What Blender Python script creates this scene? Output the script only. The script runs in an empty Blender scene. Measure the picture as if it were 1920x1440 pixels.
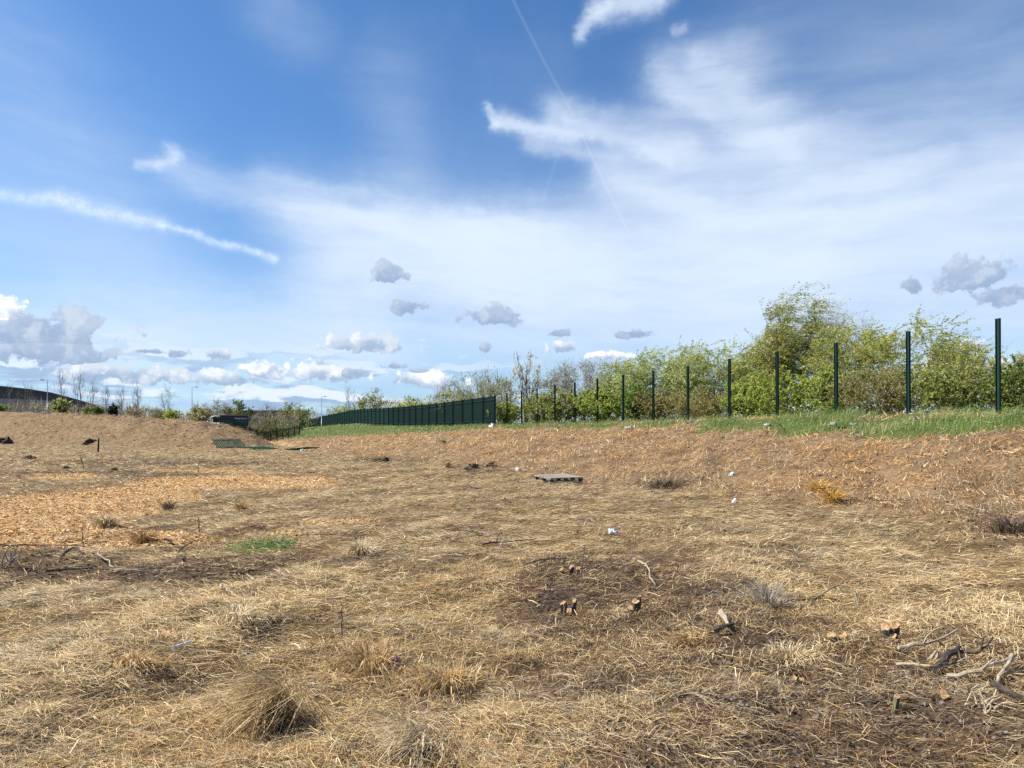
import bpy, math, random
import numpy as np
from mathutils import Vector, Matrix

R = math.radians
rng = np.random.default_rng(7)
random.seed(7)
SC = bpy.context.scene
COL = SC.collection

# ------------------------------------------------------------------ camera, sky, sun, exposure
EYE, F, HOR = 1.65, 1340.0, 810.0          # eye height, focal length and horizon row in photo pixels
cam_d = bpy.data.cameras.new('camera')
cam = bpy.data.objects.new('camera', cam_d)
COL.objects.link(cam)
cam.location = (0, 0, EYE)
cam.rotation_euler = (R(90), 0, 0)
cam_d.sensor_width = 36.0
cam_d.lens = 36.0 * F / 1920.0
cam_d.shift_y = (HOR - 720.0) / 1920.0
cam_d.clip_start = 0.05
cam_d.clip_end = 8000
SC.camera = cam

SUN_EL, SUN_AZ = 46.0, -86.0               # azimuth from the view direction (+Y), negative = left
to_sun = Vector((math.sin(R(SUN_AZ)) * math.cos(R(SUN_EL)), math.cos(R(SUN_AZ)) * math.cos(R(SUN_EL)), math.sin(R(SUN_EL))))
sun_d = bpy.data.lights.new('sun', 'SUN')
sun_d.energy = 5.0
sun_d.angle = R(0.53)
sun_d.color = (1.0, 0.94, 0.835)
sun = bpy.data.objects.new('sun', sun_d)
COL.objects.link(sun)
sun.location = (-30, 10, 40)
sun.rotation_euler = to_sun.to_track_quat('Z', 'Y').to_euler()

SC.view_settings.view_transform = 'Standard'
SC.view_settings.look = 'None'
SC.view_settings.exposure = 0.68
SC.view_settings.gamma = 1.0
SC.view_settings.use_curve_mapping = False
SC.cycles.max_bounces = 6
SC.cycles.diffuse_bounces = 3
SC.cycles.use_denoising = False
SC.cycles.transparent_max_bounces = 4

world = bpy.data.worlds.new('World')
SC.world = world
world.use_nodes = True
world.cycles.sampling_method = 'NONE'     # an even sky: found well enough by the bounces themselves
NT = world.node_tree
NT.nodes.clear()


class G:
    """small expression helper for node graphs"""
    def __init__(self, nt):
        self.nt = nt

    def n(self, kind, **kw):
        nd = self.nt.nodes.new(kind)
        for k, v in kw.items():
            setattr(nd, k, v)
        return nd

    def put(self, sock, v):
        if isinstance(v, bpy.types.NodeSocket):
            self.nt.links.new(v, sock)
        else:
            sock.default_value = v

    def m(self, op, a, b=0.0, c=None, clamp=False):
        nd = self.n('ShaderNodeMath', operation=op)
        nd.use_clamp = clamp
        self.put(nd.inputs[0], a)
        self.put(nd.inputs[1], b)
        if c is not None:
            self.put(nd.inputs[2], c)
        return nd.outputs[0]

    def v(self, op, a, b=(0, 0, 0), s=None):
        nd = self.n('ShaderNodeVectorMath', operation=op)
        self.put(nd.inputs[0], a)
        if op != 'SCALE':
            self.put(nd.inputs[1], b)
        else:
            self.put(nd.inputs['Scale'], s)
        return nd.outputs['Value'] if op in ('LENGTH', 'DOT_PRODUCT', 'DISTANCE') else nd.outputs[0]

    def xyz(self, x, y, z):
        nd = self.n('ShaderNodeCombineXYZ')
        for i, q in enumerate((x, y, z)):
            self.put(nd.inputs[i], q)
        return nd.outputs[0]

    def sep(self, v):
        nd = self.n('ShaderNodeSeparateXYZ')
        self.put(nd.inputs[0], v)
        return nd.outputs

    def noise(self, vec, scale, detail=5.0, rough=0.55, lac=2.0, dist=0.0, out=0):
        nd = self.n('ShaderNodeTexNoise')
        self.put(nd.inputs['Vector'], vec)
        nd.inputs['Scale'].default_value = scale
        nd.inputs['Detail'].default_value = detail
        nd.inputs['Roughness'].default_value = rough
        nd.inputs['Lacunarity'].default_value = lac
        nd.inputs['Distortion'].default_value = dist
        return nd.outputs[out]

    def ramp(self, x, lo, hi, a=0.0, b=1.0, smooth=True):
        nd = self.n('ShaderNodeMapRange')
        nd.interpolation_type = 'SMOOTHSTEP' if smooth else 'LINEAR'
        for i, q in enumerate((x, lo, hi, a, b)):
            self.put(nd.inputs[i], q)
        return nd.outputs[0]

    def mix(self, fac, a, b, blend='MIX'):
        nd = self.n('ShaderNodeMix', data_type='RGBA', blend_type=blend)
        self.put(nd.inputs[0], fac)
        for s, q in ((nd.inputs[6], a), (nd.inputs[7], b)):
            if isinstance(q, tuple) and len(q) == 3:
                q = (*q, 1.0)
            self.put(s, q)
        return nd.outputs[2]


def sky_ang(px, py):
    a = math.atan((px - 960) / F)
    return a, math.atan((HOR - py) / F * math.cos(a))


def build_sky():
    g = G(NT)
    tc = g.n('ShaderNodeTexCoord').outputs['Generated']
    X, Y, Z = g.sep(tc)
    az = g.m('ARCTAN2', X, Y)
    el = g.m('ARCSINE', Z)
    sky = g.n('ShaderNodeTexSky')
    sky.sky_type = 'NISHITA'
    sky.sun_disc = False
    sky.sun_elevation = R(SUN_EL)
    sky.sun_rotation = R(SUN_AZ % 360)
    sky.altitude = 50
    sky.air_density = 1.0
    sky.dust_density = 0.6
    sky.ozone_density = 2.2
    base = g.v('SCALE', sky.outputs[0], s=0.073)
    base = g.v('MULTIPLY', base, (0.50, 0.91, 1.27))
    # ---- thin high cloud: warped strokes, each a soft capsule in azimuth / elevation
    wv = g.noise(tc, 5.0, 4.0, 0.55, out=1)
    wv = g.v('SUBTRACT', wv, (0.5, 0.5, 0.5))
    wv2 = g.v('SUBTRACT', g.noise(tc, 26.0, 4.0, 0.6, out=1), (0.5, 0.5, 0.5))
    P0 = g.xyz(az, el, 0.0)
    P = g.v('ADD', P0, g.v('ADD', g.v('MULTIPLY', wv, (0.07, 0.05, 0)), g.v('ADD', g.v('MULTIPLY', wv2, (0.024, 0.018, 0)), g.v('MULTIPLY', g.v('SUBTRACT', g.noise(g.v('MULTIPLY', tc, (1, 1, 2.2)), 75.0, 5.0, 0.65, out=1), (0.5, 0.5, 0.5)), (0.016, 0.010, 0)))))
    strokes = [  # pixel ends, half width in pixels, strength
        ((-600, 470), (250, 560), 120, .22), ((320, 312), (620, 402), 26, .40), ((520, 380), (900, 470), 50, .42), ((640, 470), (1100, 520), 80, .75), ((560, 395), (900, 440), 30, .30), ((900, 500), (1500, 500), 90, .5),
        ((945, 235), (1080, 262), 15, .45), ((1060, 225), (1290, 275), 30, .55), ((1250, 290), (1480, 380), 66, .42),
        ((1270, 140), (1380, 125), 48, .50), ((1300, 170), (1460, 270), 48, .36), ((1440, 240), (1640, 340), 60, .34), ((1130, 330), (1330, 400), 22, .35), ((1180, 360), (1500, 440), 60, .55),
        ((1400, 460), (2100, 330), 105, .75), ((830, 420), (1000, 455), 22, .20), ((1000, 440), (1300, 480), 50, .30),
        ((246, 302), (285, 306), 7, .50), ((285, 304), (316, 284), 9, .45), ((300, 275), (310, 292), 7, .3), ((918, 212), (934, 240), 8, .55),
        ((1480, 120), (1900, 60), 130, .11), ((1240, 125), (1400, 260), 20, .34), ((1330, 105), (1480, 300), 22, .34), ((930, 236), (1120, 262), 8, .40), ((1000, 275), (1160, 300), 13, .26), ((1080, 232), (1260, 300), 10, .36), ((640, 405), (900, 480), 16, .32), ((830, 400), (1000, 470), 13, .30), ((885, 398), (1040, 450), 10, .26), ((1500, 380), (1760, 300), 20, .22), ((1560, 430), (1920, 330), 24, .3), ((1104, 56), (1150, 12), 10, .8), ((1140, 20), (1250, -16), 17, 1.1), ((1284, 52), (1302, 44), 7, .35), ((0, 130), (130, 300), 120, .16), ((720, 150), (760, 330), 70, .13), ((520, 20), (560, 60), 50, .12),
        ((1650, 200), (2300, 200), 90, .13), ((700, 560), (1900, 560), 110, .62), ((100, 640), (700, 600), 70, .55),
    ]
    acc = None
    for (p, q, w, s) in strokes:
        A = Vector((*sky_ang(*p), 0)); B = Vector((*sky_ang(*q), 0))
        D = B - A; L = max(D.length, 1e-4); D = D / L
        rel = g.v('SUBTRACT', P, tuple(A))
        t = g.m('MINIMUM', g.m('MAXIMUM', g.v('DOT_PRODUCT', rel, tuple(D)), 0.0), L)
        d = g.v('LENGTH', g.v('SUBTRACT', rel, g.v('SCALE', tuple(D), s=t)))
        q2 = g.m('MULTIPLY', d, F / w)
        e = g.m('MULTIPLY', g.m('EXPONENT', g.m('MULTIPLY', g.m('MULTIPLY', q2, q2), -1.0)), s)
        acc = e if acc is None else g.m('ADD', acc, e)
    # fibres: noise stretched along the drift of the high cloud
    mp = g.n('ShaderNodeMapping')
    g.put(mp.inputs[0], g.v('ADD', P0, g.v('MULTIPLY', wv, (0.10, 0.06, 0))))
    mp.inputs['Rotation'].default_value = (0, 0, R(24))
    mp.inputs['Scale'].default_value = (2.6, 11.0, 1)
    fib = g.m('ADD', g.m('MULTIPLY', g.noise(mp.outputs[0], 1.0, 7.0, 0.58, dist=0.15), .72), g.m('MULTIPLY', g.noise(g.v('MULTIPLY', mp.outputs[0], (1.2, 3.0, 1)), 1.0, 6.0, 0.6, dist=0.1), .28))
    pat = g.noise(tc, 3.4, 6.0, 0.55)
    # milky veil that thickens towards the horizon, the same all round
    veil = g.m('MULTIPLY', g.m('EXPONENT', g.m('MULTIPLY', g.m('MAXIMUM', el, 0.0), -6.5)), 0.60)
    veil = g.m('MULTIPLY', veil, g.ramp(pat, .25, .7, .55, 1.15))
    cir = g.m('MULTIPLY', acc, g.ramp(fib, .34, .66, .55, 1.55))
    cir = g.m('ADD', cir, g.m('MULTIPLY', g.ramp(pat, .5, .8), .06))
    cir = g.m('ADD', cir, veil)
    cir = g.m('SUBTRACT', 1.0, g.m('EXPONENT', g.m('MULTIPLY', cir, -1.25)))
    col = g.mix(cir, base, (0.495, 0.57, 0.67))
    # vapour trails: thin straight ones and the broad broken one on the left
    trails = [((962, 0), (1075, 215), 2.6, .07, .02), ((1090, 250), (1178, 435), 2.6, .13, .02), ((1050, 280), (985, 470), 4.0, .05, .02),
              ((-500, 305), (120, 376), 9, .42, .9), ((120, 376), (300, 421), 12, .50, .9), ((300, 421), (515, 484), 7, .50, .9)]
    fine = g.noise(tc, 85.0, 6.0, 0.7)
    for (p, q, w, s, br) in trails:
        A = Vector((*sky_ang(*p), 0)); B = Vector((*sky_ang(*q), 0))
        D = B - A; L = D.length; D = D / L
        src = g.v('ADD', P0, g.v('MULTIPLY', wv2, (0.016 * br, 0.02 * br, 0)))
        rel = g.v('SUBTRACT', src, tuple(A))
        t = g.m('MINIMUM', g.m('MAXIMUM', g.v('DOT_PRODUCT', rel, tuple(D)), 0.0), L)
        d = g.v('LENGTH', g.v('SUBTRACT', rel, g.v('SCALE', tuple(D), s=t)))
        q2 = g.m('MULTIPLY', d, F / w)
        e = g.m('MULTIPLY', g.m('EXPONENT', g.m('MULTIPLY', g.m('MULTIPLY', q2, q2), -1.0)), s)
        if br > .5:
            e = g.m('MULTIPLY', e, g.ramp(fine, .30, .66, .55, 1.25))
        col = g.mix(g.m('MINIMUM', e, 1.0), col, (0.56, 0.64, 0.73))
    # ---- low cumulus, all round the horizon
    b1 = g.noise(g.xyz(g.m('MULTIPLY', az, 9.0), g.m('MULTIPLY', el, 34.0), 3.3), 1.0, 7.0, 0.55)
    b2 = g.noise(g.xyz(g.m('MULTIPLY', az, 9.0), g.m('MULTIPLY', g.m('ADD', el, 0.010), 34.0), 3.3), 1.0, 7.0, 0.55)
    low = g.m('MULTIPLY', g.ramp(el, 0.135, 0.055), g.ramp(az, .25, -.25, .25, 1.0))
    lowc = g.m('MULTIPLY', g.ramp(b1, .47, .56), low)
    lit = g.ramp(g.m('SUBTRACT', b1, b2), -.02, .07)
    ccol = g.mix(lit, (0.22, 0.31, 0.465), (0.55, 0.60, 0.67))
    col = g.mix(g.m('MULTIPLY', lowc, .85), col, ccol)
    blue = g.m('MULTIPLY', g.ramp(b1, .47, .36), g.m('MULTIPLY', g.ramp(el, 0.09, 0.03), g.ramp(az, .1, -.3, 0.0, .75)))
    col = g.mix(blue, col, (0.26, 0.39, 0.60))
    # ---- single cumulus: flat-based lumps
    fz = g.noise(tc, 34.0, 7.0, 0.60)
    fz2 = g.noise(tc, 90.0, 5.0, 0.60)
    frag = g.m('ADD', g.m('MULTIPLY', g.m('SUBTRACT', fz, .5), 2.3), g.m('MULTIPLY', g.m('SUBTRACT', fz2, .5), 1.0))
    cums = [  # px, py, rx, ry, brightness of the body (0 grey .. 1 white)
        (730, 514, 30, 24, .05), (768, 577, 36, 17, .10), (925, 596, 56, 21, .08), (690, 648, 78, 22, .42), (910, 654, 15, 14, .1),
        (1048, 626, 26, 9, .05), (1060, 654, 34, 15, .45), (1190, 628, 46, 12, .05), (735, 687, 28, 10, .2), (785, 696, 24, 8, .2),
        (610, 702, 60, 20, .62), (790, 714, 84, 22, .72), (410, 667, 36, 14, .45), (335, 664, 26, 10, .1), (285, 660, 34, 6, .05),
        (1832, 520, 92, 34, .10), (1890, 552, 66, 24, .10), (1712, 538, 24, 18, .08), (655, 702, 30, 14, .1),
        (500, 697, 56, 22, .72), (430, 712, 80, 18, .45), (60, 625, 170, 46, .14), (90, 660, 130, 28, .06), (10, 590, 70, 28, .95),
        (-330, 640, 150, 45, .4), (2250, 610, 130, 40, .4), (1140, 668, 42, 10, .75), (1830, 650, 40, 16, .9), (250, 705, 130, 20, .40), (1780, 700, 120, 24, .8),
    ]
    field, hgt, brt = -9.0, 0.0, 0.0
    for i, (px, py, rx, ry, b) in enumerate(cums):
        a0, e0 = sky_ang(px, py)
        q = g.v('MULTIPLY', g.v('SUBTRACT', P0, (a0, e0, 0)), (F / (rx * 1.35 * math.cos(a0) ** 2), F / (ry * 1.4), 0))
        sx, sy, _ = g.sep(q)
        # the lower half is squashed so that bases are flatter than tops
        sy2 = g.m('MULTIPLY', sy, g.ramp(sy, -.2, .2, 1.6, 1.0))
        dd = g.m('SQRT', g.m('ADD', g.m('MULTIPLY', sx, sx), g.m('MULTIPLY', sy2, sy2)))
        f = g.m('SUBTRACT', 1.0, dd)
        if i == 0:
            field, hgt, brt = f, sy, g.m('ADD', b, 0.0)
        else:
            win = g.m('GREATER_THAN', f, field)
            hgt = g.m('ADD', hgt, g.m('MULTIPLY', win, g.m('SUBTRACT', sy, hgt)))
            brt = g.m('ADD', brt, g.m('MULTIPLY', win, g.m('SUBTRACT', b, brt)))
            field = g.m('MAXIMUM', f, field)
    dens = g.m('ADD', field, frag)
    alpha = g.ramp(dens, .22, .50)
    top = g.m('ADD', g.m('MULTIPLY', hgt, .95), g.m('MULTIPLY', g.m('SUBTRACT', fz, .5), 2.4))
    shade = g.m('ADD', g.m('MULTIPLY', g.ramp(top, -.35, .55), g.m('ADD', g.m('MULTIPLY', brt, .9), .12)), g.m('MULTIPLY', brt, .25), clamp=True)
    fzs = g.noise(g.v('ADD', tc, (-0.010, 0.0, 0.012)), 34.0, 7.0, 0.60)
    rim = g.ramp(g.m('SUBTRACT', fz, fzs), .0, .16, -.06, .22)
    shade = g.m('ADD', shade, g.m('MULTIPLY', rim, g.m('ADD', .45, brt)), clamp=True)
    kc = g.mix(shade, (0.215, 0.295, 0.425), (0.68, 0.70, 0.72))
    col = g.mix(g.m('MULTIPLY', alpha, .93), col, kc)
    bg = g.n('ShaderNodeBackground')
    g.put(bg.inputs[0], col)
    bg.inputs[1].default_value = 1.0
    out = g.n('ShaderNodeOutputWorld')
    NT.links.new(bg.outputs[0], out.inputs[0])


build_sky()

# ------------------------------------------------------------------ helpers
def _tab(seed):
    return np.random.default_rng(1000 + seed).random((256, 256)).astype(np.float64)


_TABS = {}


def vnoise(x, y, seed=0):
    if seed not in _TABS:
        _TABS[seed] = _tab(seed)
    T = _TABS[seed]
    x = np.asarray(x, float); y = np.asarray(y, float)
    xi = np.floor(x).astype(int); yi = np.floor(y).astype(int)
    fx = x - xi; fy = y - yi
    fx = fx * fx * (3 - 2 * fx); fy = fy * fy * (3 - 2 * fy)
    a = T[xi & 255, yi & 255]; b = T[(xi + 1) & 255, yi & 255]
    c = T[xi & 255, (yi + 1) & 255]; d = T[(xi + 1) & 255, (yi + 1) & 255]
    return (a * (1 - fx) + b * fx) * (1 - fy) + (c * (1 - fx) + d * fx) * fy


def fbm(x, y, o=4, seed=0):
    s = 0.0; a = 0.5; t = 0.0
    for i in range(o):
        s = s + a * vnoise(x * 2 ** i, y * 2 ** i, seed + i); t += a; a *= .5
    return s / t


def furrow(x, y):
    """old wheel lines running away from the viewer, a little to the right"""
    c = x * .95 - y * .31; a = x * .31 + y * .95
    return vnoise(c * 1.9 + .6 * vnoise(x * .4, y * .4, 19), a * .22, 17)


def sst(a, b, x):
    t = np.clip((np.asarray(x, float) - a) / (b - a), 0, 1)
    return t * t * (3 - 2 * t)


def mesh_np(name, verts, quads=None, tris=None, col=None, smooth=False):
    me = bpy.data.meshes.new(name)
    verts = np.asarray(verts, np.float32)
    me.vertices.add(len(verts))
    me.vertices.foreach_set('co', verts.ravel())
    idx = []; st = []; k = 0
    if quads is not None and len(quads):
        q = np.asarray(quads, np.int32)
        idx.append(q.ravel()); st.append(k + 4 * np.arange(len(q))); k += 4 * len(q)
    if tris is not None and len(tris):
        q = np.asarray(tris, np.int32)
        idx.append(q.ravel()); st.append(k + 3 * np.arange(len(q))); k += 3 * len(q)
    idx = np.concatenate(idx).astype(np.int32); st = np.concatenate(st).astype(np.int32)
    me.loops.add(len(idx))
    me.loops.foreach_set('vertex_index', idx)
    me.polygons.add(len(st))
    me.polygons.foreach_set('loop_start', st)
    if smooth:
        me.polygons.foreach_set('use_smooth', np.ones(len(st), bool))
    me.update(calc_edges=True)
    if col is not None:
        at = me.attributes.new('col', 'FLOAT_COLOR', 'POINT')
        c = np.ones((len(verts), 4), np.float32); c[:, :3] = col
        at.data.foreach_set('color', c.ravel())
    return me


def link(name, me, mat=None, parent=None, loc=None, **props):
    o = bpy.data.objects.new(name, me)
    COL.objects.link(o)
    if mat is not None and me is not None and not me.materials:
        me.materials.append(mat)
    if parent is not None:
        o.parent = parent
    if loc is not None:
        o.location = loc
    for k, v in props.items():
        o[k] = v
    return o


def thing(name, label, cat, loc=(0, 0, 0), group=None, rz=0.0):
    o = bpy.data.objects.new(name, None)
    o.empty_display_size = 0.2
    COL.objects.link(o)
    o.location = loc; o.rotation_euler = (0, 0, rz)
    o['label'] = label; o['category'] = cat
    if group:
        o['group'] = group
    return o


def tag(o, label, cat, group=None):
    o['label'] = label; o['category'] = cat
    if group:
        o['group'] = group
    return o


def boxes(bs):
    """list of (cx,cy,cz,sx,sy,sz) -> verts, quads"""
    V = []; Q = []
    for (cx, cy, cz, sx, sy, sz) in bs:
        k = len(V)
        for dz in (-.5, .5):
            for dx, dy in ((-.5, -.5), (.5, -.5), (.5, .5), (-.5, .5)):
                V.append((cx + dx * sx, cy + dy * sy, cz + dz * sz))
        Q += [(k, k + 3, k + 2, k + 1), (k + 4, k + 5, k + 6, k + 7)] + [(k + i, k + (i + 1) % 4, k + 4 + (i + 1) % 4, k + 4 + i) for i in range(4)]
    return V, Q


def norm(v):
    return v / np.maximum(np.linalg.norm(v, axis=-1, keepdims=True), 1e-9)


def tubes(P, rad, s=4):
    """P (n,k,3), rad (n,k) -> verts, quads"""
    n, k, _ = P.shape
    T = np.empty_like(P)
    T[:, 1:-1] = P[:, 2:] - P[:, :-2]; T[:, 0] = P[:, 1] - P[:, 0]; T[:, -1] = P[:, -1] - P[:, -2]
    T = norm(T)
    A = norm(np.cross(T, np.array([0.31, 0.52, 0.29]) + 0 * T)); B = np.cross(T, A)
    an = np.arange(s) * 2 * math.pi / s
    V = P[:, :, None, :] + rad[:, :, None, None] * (A[:, :, None, :] * np.cos(an)[None, None, :, None] + B[:, :, None, :] * np.sin(an)[None, None, :, None])
    base = (np.arange(n) * k * s)[:, None, None] + (np.arange(k - 1) * s)[None, :, None]
    j = np.arange(s)[None, None, :]; j2 = (np.arange(s) + 1)[None, None, :] % s
    Q = np.stack([base + j, base + j2, base + s + j2, base + s + j], -1).reshape(-1, 4)
    return V.reshape(-1, 3), Q


def curve_pts(a, b, k, sag):
    """n curved paths from a to b with sag vector at the middle"""
    t = np.linspace(0, 1, k)[None, :, None]
    return a[:, None, :] * (1 - t) + b[:, None, :] * t + sag[:, None, :] * (4 * t * (1 - t))


# ------------------------------------------------------------------ materials
def mat(name, build):
    m = bpy.data.materials.new(name)
    m.use_nodes = True
    nt = m.node_tree
    nt.nodes.clear()
    g = G(nt)
    out = g.n('ShaderNodeOutputMaterial')
    sh = build(g)
    nt.links.new(sh, out.inputs[0])
    return m


def pbsdf(g, col, rough=.6, metal=0.0, spec=.3, normal=None):
    p = g.n('ShaderNodeBsdfPrincipled')
    if isinstance(col, tuple) and len(col) == 3:
        col = (*col, 1)
    g.put(p.inputs['Base Color'], col)
    g.put(p.inputs['Roughness'], rough)
    p.inputs['Metallic'].default_value = metal
    p.inputs['Specular IOR Level'].default_value = spec
    if normal is not None:
        g.nt.links.new(normal, p.inputs['Normal'])
    return p.outputs[0]


def bump(g, h, dist, strength=1.0):
    b = g.n('ShaderNodeBump')
    b.inputs['Strength'].default_value = strength
    b.inputs['Distance'].default_value = dist
    g.nt.links.new(h, b.inputs['Height'])
    return b.outputs[0]


def obco(g):
    return g.n('ShaderNodeTexCoord').outputs['Object']


def attr(g, name='col'):
    a = g.n('ShaderNodeAttribute')
    a.attribute_name = name
    return a.outputs['Color']


def m_blade(name, transl=.25, rough=.65, spec=.2):
    def b(g):
        c = attr(g)
        d = pbsdf(g, c, rough, 0, spec)
        t = g.n('ShaderNodeBsdfTranslucent')
        g.put(t.inputs[0], c)
        mx = g.n('ShaderNodeMixShader')
        mx.inputs[0].default_value = transl
        g.nt.links.new(d, mx.inputs[1]); g.nt.links.new(t.outputs[0], mx.inputs[2])
        return mx.outputs[0]
    return mat(name, b)


def m_noise(name, c1, c2, scale=6, rough=.7, metal=0.0, spec=.3, bd=0.0, stretch=(1, 1, 1), detail=6):
    def b(g):
        v = g.v('MULTIPLY', obco(g), stretch)
        n = g.noise(v, scale, detail, .6)
        c = g.mix(g.ramp(n, .3, .7), c1, c2)
        nn = bump(g, g.noise(v, scale * 2.5, 5, .6), bd) if bd else None
        return pbsdf(g, c, rough, metal, spec, nn)
    return mat(name, b)


def m_ground():
    def b(g):
        co = g.n('ShaderNodeNewGeometry').outputs['Position']
        zone = attr(g, 'zone')            # r = chips, g = green turf, b = bank / mound
        zr, zg, zb = g.sep(zone)
        z2 = attr(g, 'zone2')             # r = leaf mulch, g = sandy track
        mr, mg, _ = g.sep(z2)
        n1 = g.noise(co, 1.1, 8, .62)
        n2 = g.noise(co, 14, 6, .65)
        st = g.n('ShaderNodeMapping')
        g.put(st.inputs[0], co)
        st.inputs['Rotation'].default_value = (0, 0, .25)
        st.inputs['Scale'].default_value = (2.2, 11, 5)
        n3 = g.noise(st.outputs[0], 1.6, 8, .7, dist=.8)
        sf = g.n('ShaderNodeMapping')
        g.put(sf.inputs[0], co)
        sf.inputs['Rotation'].default_value = (0, 0, .95)
        sf.inputs['Scale'].default_value = (9, 46, 20)
        n4 = g.noise(sf.outputs[0], 1.0, 6, .72, dist=1.2)
        straw = g.mix(g.ramp(n1, .35, .66), (0.16, 0.105, 0.052), (0.32, 0.22, 0.112))
        straw = g.mix(g.ramp(n3, .40, .62), g.mix(.6, straw, (0.07, 0.046, 0.03)), straw)
        bank = g.mix(g.ramp(n1, .38, .62), (0.27, 0.175, 0.090), (0.43, 0.29, 0.155))
        bank = g.mix(g.ramp(n3, .40, .62), g.mix(.55, bank, (0.10, 0.065, 0.045)), bank)
        bank = g.mix(g.ramp(n4, .42, .60), g.mix(.55, bank, (0.085, 0.055, 0.036)), bank)
        bank = g.mix(g.ramp(n4, .60, .72), bank, (0.55, 0.41, 0.24))
        c = g.mix(zb, straw, bank)
        c = g.mix(mr, c, g.mix(g.ramp(n2, .35, .65), (0.045, 0.032, 0.026), (0.14, 0.095, 0.065)))
        c = g.mix(mg, c, g.mix(g.ramp(n2, .3, .7), (0.36, 0.23, 0.115), (0.46, 0.31, 0.165)))
        c = g.mix(zr, c, g.mix(g.ramp(n2, .35, .65), (0.40, 0.225, 0.09), (0.60, 0.39, 0.175)))
        c = g.mix(zg, c, g.mix(g.ramp(n2, .35, .65), (0.055, 0.085, 0.022), (0.12, 0.15, 0.04)))
        nn = bump(g, g.m('ADD', n2, g.m('MULTIPLY', n3, .8)), .05, .9)
        return pbsdf(g, c, .92, 0, .1, nn)
    return mat('ground_straw_and_soil', b)


M = {
    'ground': m_ground(),
    'straw': m_blade('dry_straw', .18, .75, .15),
    'grass': m_blade('grass_blades', .30, .55, .3),
    'leaf': m_blade('spring_leaves', .5, .5, .35),
    'litter': m_blade('dead_leaves', .08, .95, .05),
    'chips': m_blade('wood_chips', .05, .8, .15),
    'bark': m_noise('bark', (0.075, 0.055, 0.04), (0.20, 0.16, 0.115), 12, .9, bd=.01, stretch=(1, 1, .3)),
    'bark_grey': m_noise('bark_grey', (0.16, 0.135, 0.11), (0.33, 0.29, 0.245), 12, .9, bd=.01, stretch=(1, 1, .3)),
    'bark_dark': m_noise('bark_dark', (0.035, 0.027, 0.022), (0.12, 0.09, 0.068), 25, .9, bd=.004),
    'bark_pale': m_noise('weathered_wood', (0.28, 0.215, 0.14), (0.50, 0.41, 0.29), 22, .85, bd=.003),
    'cut': m_noise('fresh_cut_wood', (0.27, 0.15, 0.07), (0.52, 0.34, 0.17), 45, .9, bd=.004),
    'bark_green': m_noise('green_bark', (0.09, 0.10, 0.045), (0.17, 0.16, 0.09), 30, .8),
    'green_steel': m_noise('green_painted_steel', (0.005, 0.026, 0.019), (0.008, 0.036, 0.026), 3, .55, 0, .25),
    'panel_green': m_noise('green_painted_panel', (0.006, 0.042, 0.033), (0.009, 0.055, 0.043), 4, .9, 0, .03),
    'pallet': m_noise('grey_pallet_wood', (0.26, 0.23, 0.18), (0.44, 0.40, 0.33), 9, .9, bd=.004, stretch=(.3, 2, 2)),
    'plastic': m_noise('white_plastic', (0.52, 0.53, 0.55), (0.70, 0.71, 0.72), 8, .4, 0, .5),
    'pink': m_noise('pink_wrapper', (0.62, 0.60, 0.66), (0.52, 0.20, 0.24), 16, .3, 0, .6),
    'concrete': m_noise('concrete', (0.30, 0.285, 0.26), (0.46, 0.44, 0.41), 8, .95, bd=.01),
    'clad_dark': m_noise('dark_cladding', (0.032, 0.033, 0.040), (0.046, 0.047, 0.055), .4, .5, 0, .4),
    'clad_grey': m_noise('grey_cladding', (0.20, 0.215, 0.245), (0.24, 0.255, 0.285), .3, .5, 0, .4),
    'galv': m_noise('galvanised_steel', (0.42, 0.43, 0.44), (0.55, 0.56, 0.57), 5, .5, .3, .5),
    'black': m_noise('black_plastic', (0.012, 0.012, 0.013), (0.03, 0.03, 0.032), 6, .6),
    'soil': m_noise('dark_soil', (0.040, 0.028, 0.020), (0.13, 0.09, 0.062), 9, .95, bd=.03),
    'sign_green': m_noise('sign_green', (0.012, 0.060, 0.038), (0.016, 0.075, 0.045), 1, .5),
    'sign_dark': m_noise('sign_dark', (0.020, 0.026, 0.032), (0.03, 0.036, 0.042), 1, .5),
    'white': m_noise('white_paint', (0.70, 0.70, 0.72), (0.78, 0.78, 0.8), 2, .5),
}

# ------------------------------------------------------------------ terrain
FY = np.array([-200, 22.2, 69, 139, 191, 309, 700.])
FX = np.array([94.4, 15.1, -1.6, -30.4, -51, -92, -228.])
BY = np.array([-200, 0, 22, 69, 87, 109, 139, 191, 309, 700.])
BZ = np.array([2.3, 2.3, 2.2, 2.2, 2.2, 2.4, 3.1, 2.9, 2.8, 2.6])
TY = np.array([-200, 0, 11.6, 17, 23, 31.6, 55, 88, 120, 200, 700.])
TX = np.array([120, 14.8, 8.3, 5.3, 2.3, -2.6, -14, -27.5, -40, -76, -300.])
MX = np.array([-400, -140, -77, -62, -48.7, -39.6, -35, -32.7, -30.4, -28, -26.3, -25, 900.])
MZ = np.array([5.4, 5.4, 5.0, 4.6, 3.85, 3.2, 2.84, 2.45, 1.77, .75, .12, 0, 0])
MTX = np.array([-400, -140, -69, -42, -24, 0.])
MTY = np.array([180, 140, 96, 79, 67, 62.])


def fence_x(y):
    return np.interp(y, FY, FX)


def bank_t(x, y):
    """0 at the toe of the bank, 1 at its crest"""
    xt = np.interp(y, TY, TX); xc = fence_x(y) - 1.6
    return (x - xt) / np.maximum(xc - xt, 1)


def mound_f(x, y):
    return y - np.interp(x, MTX, MTY)


def mound_h(x, y):
    """the right end of the mound swings away to the left behind its face"""
    return np.interp(x + .42 * np.maximum(y - 80, 0), MX, MZ)


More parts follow.
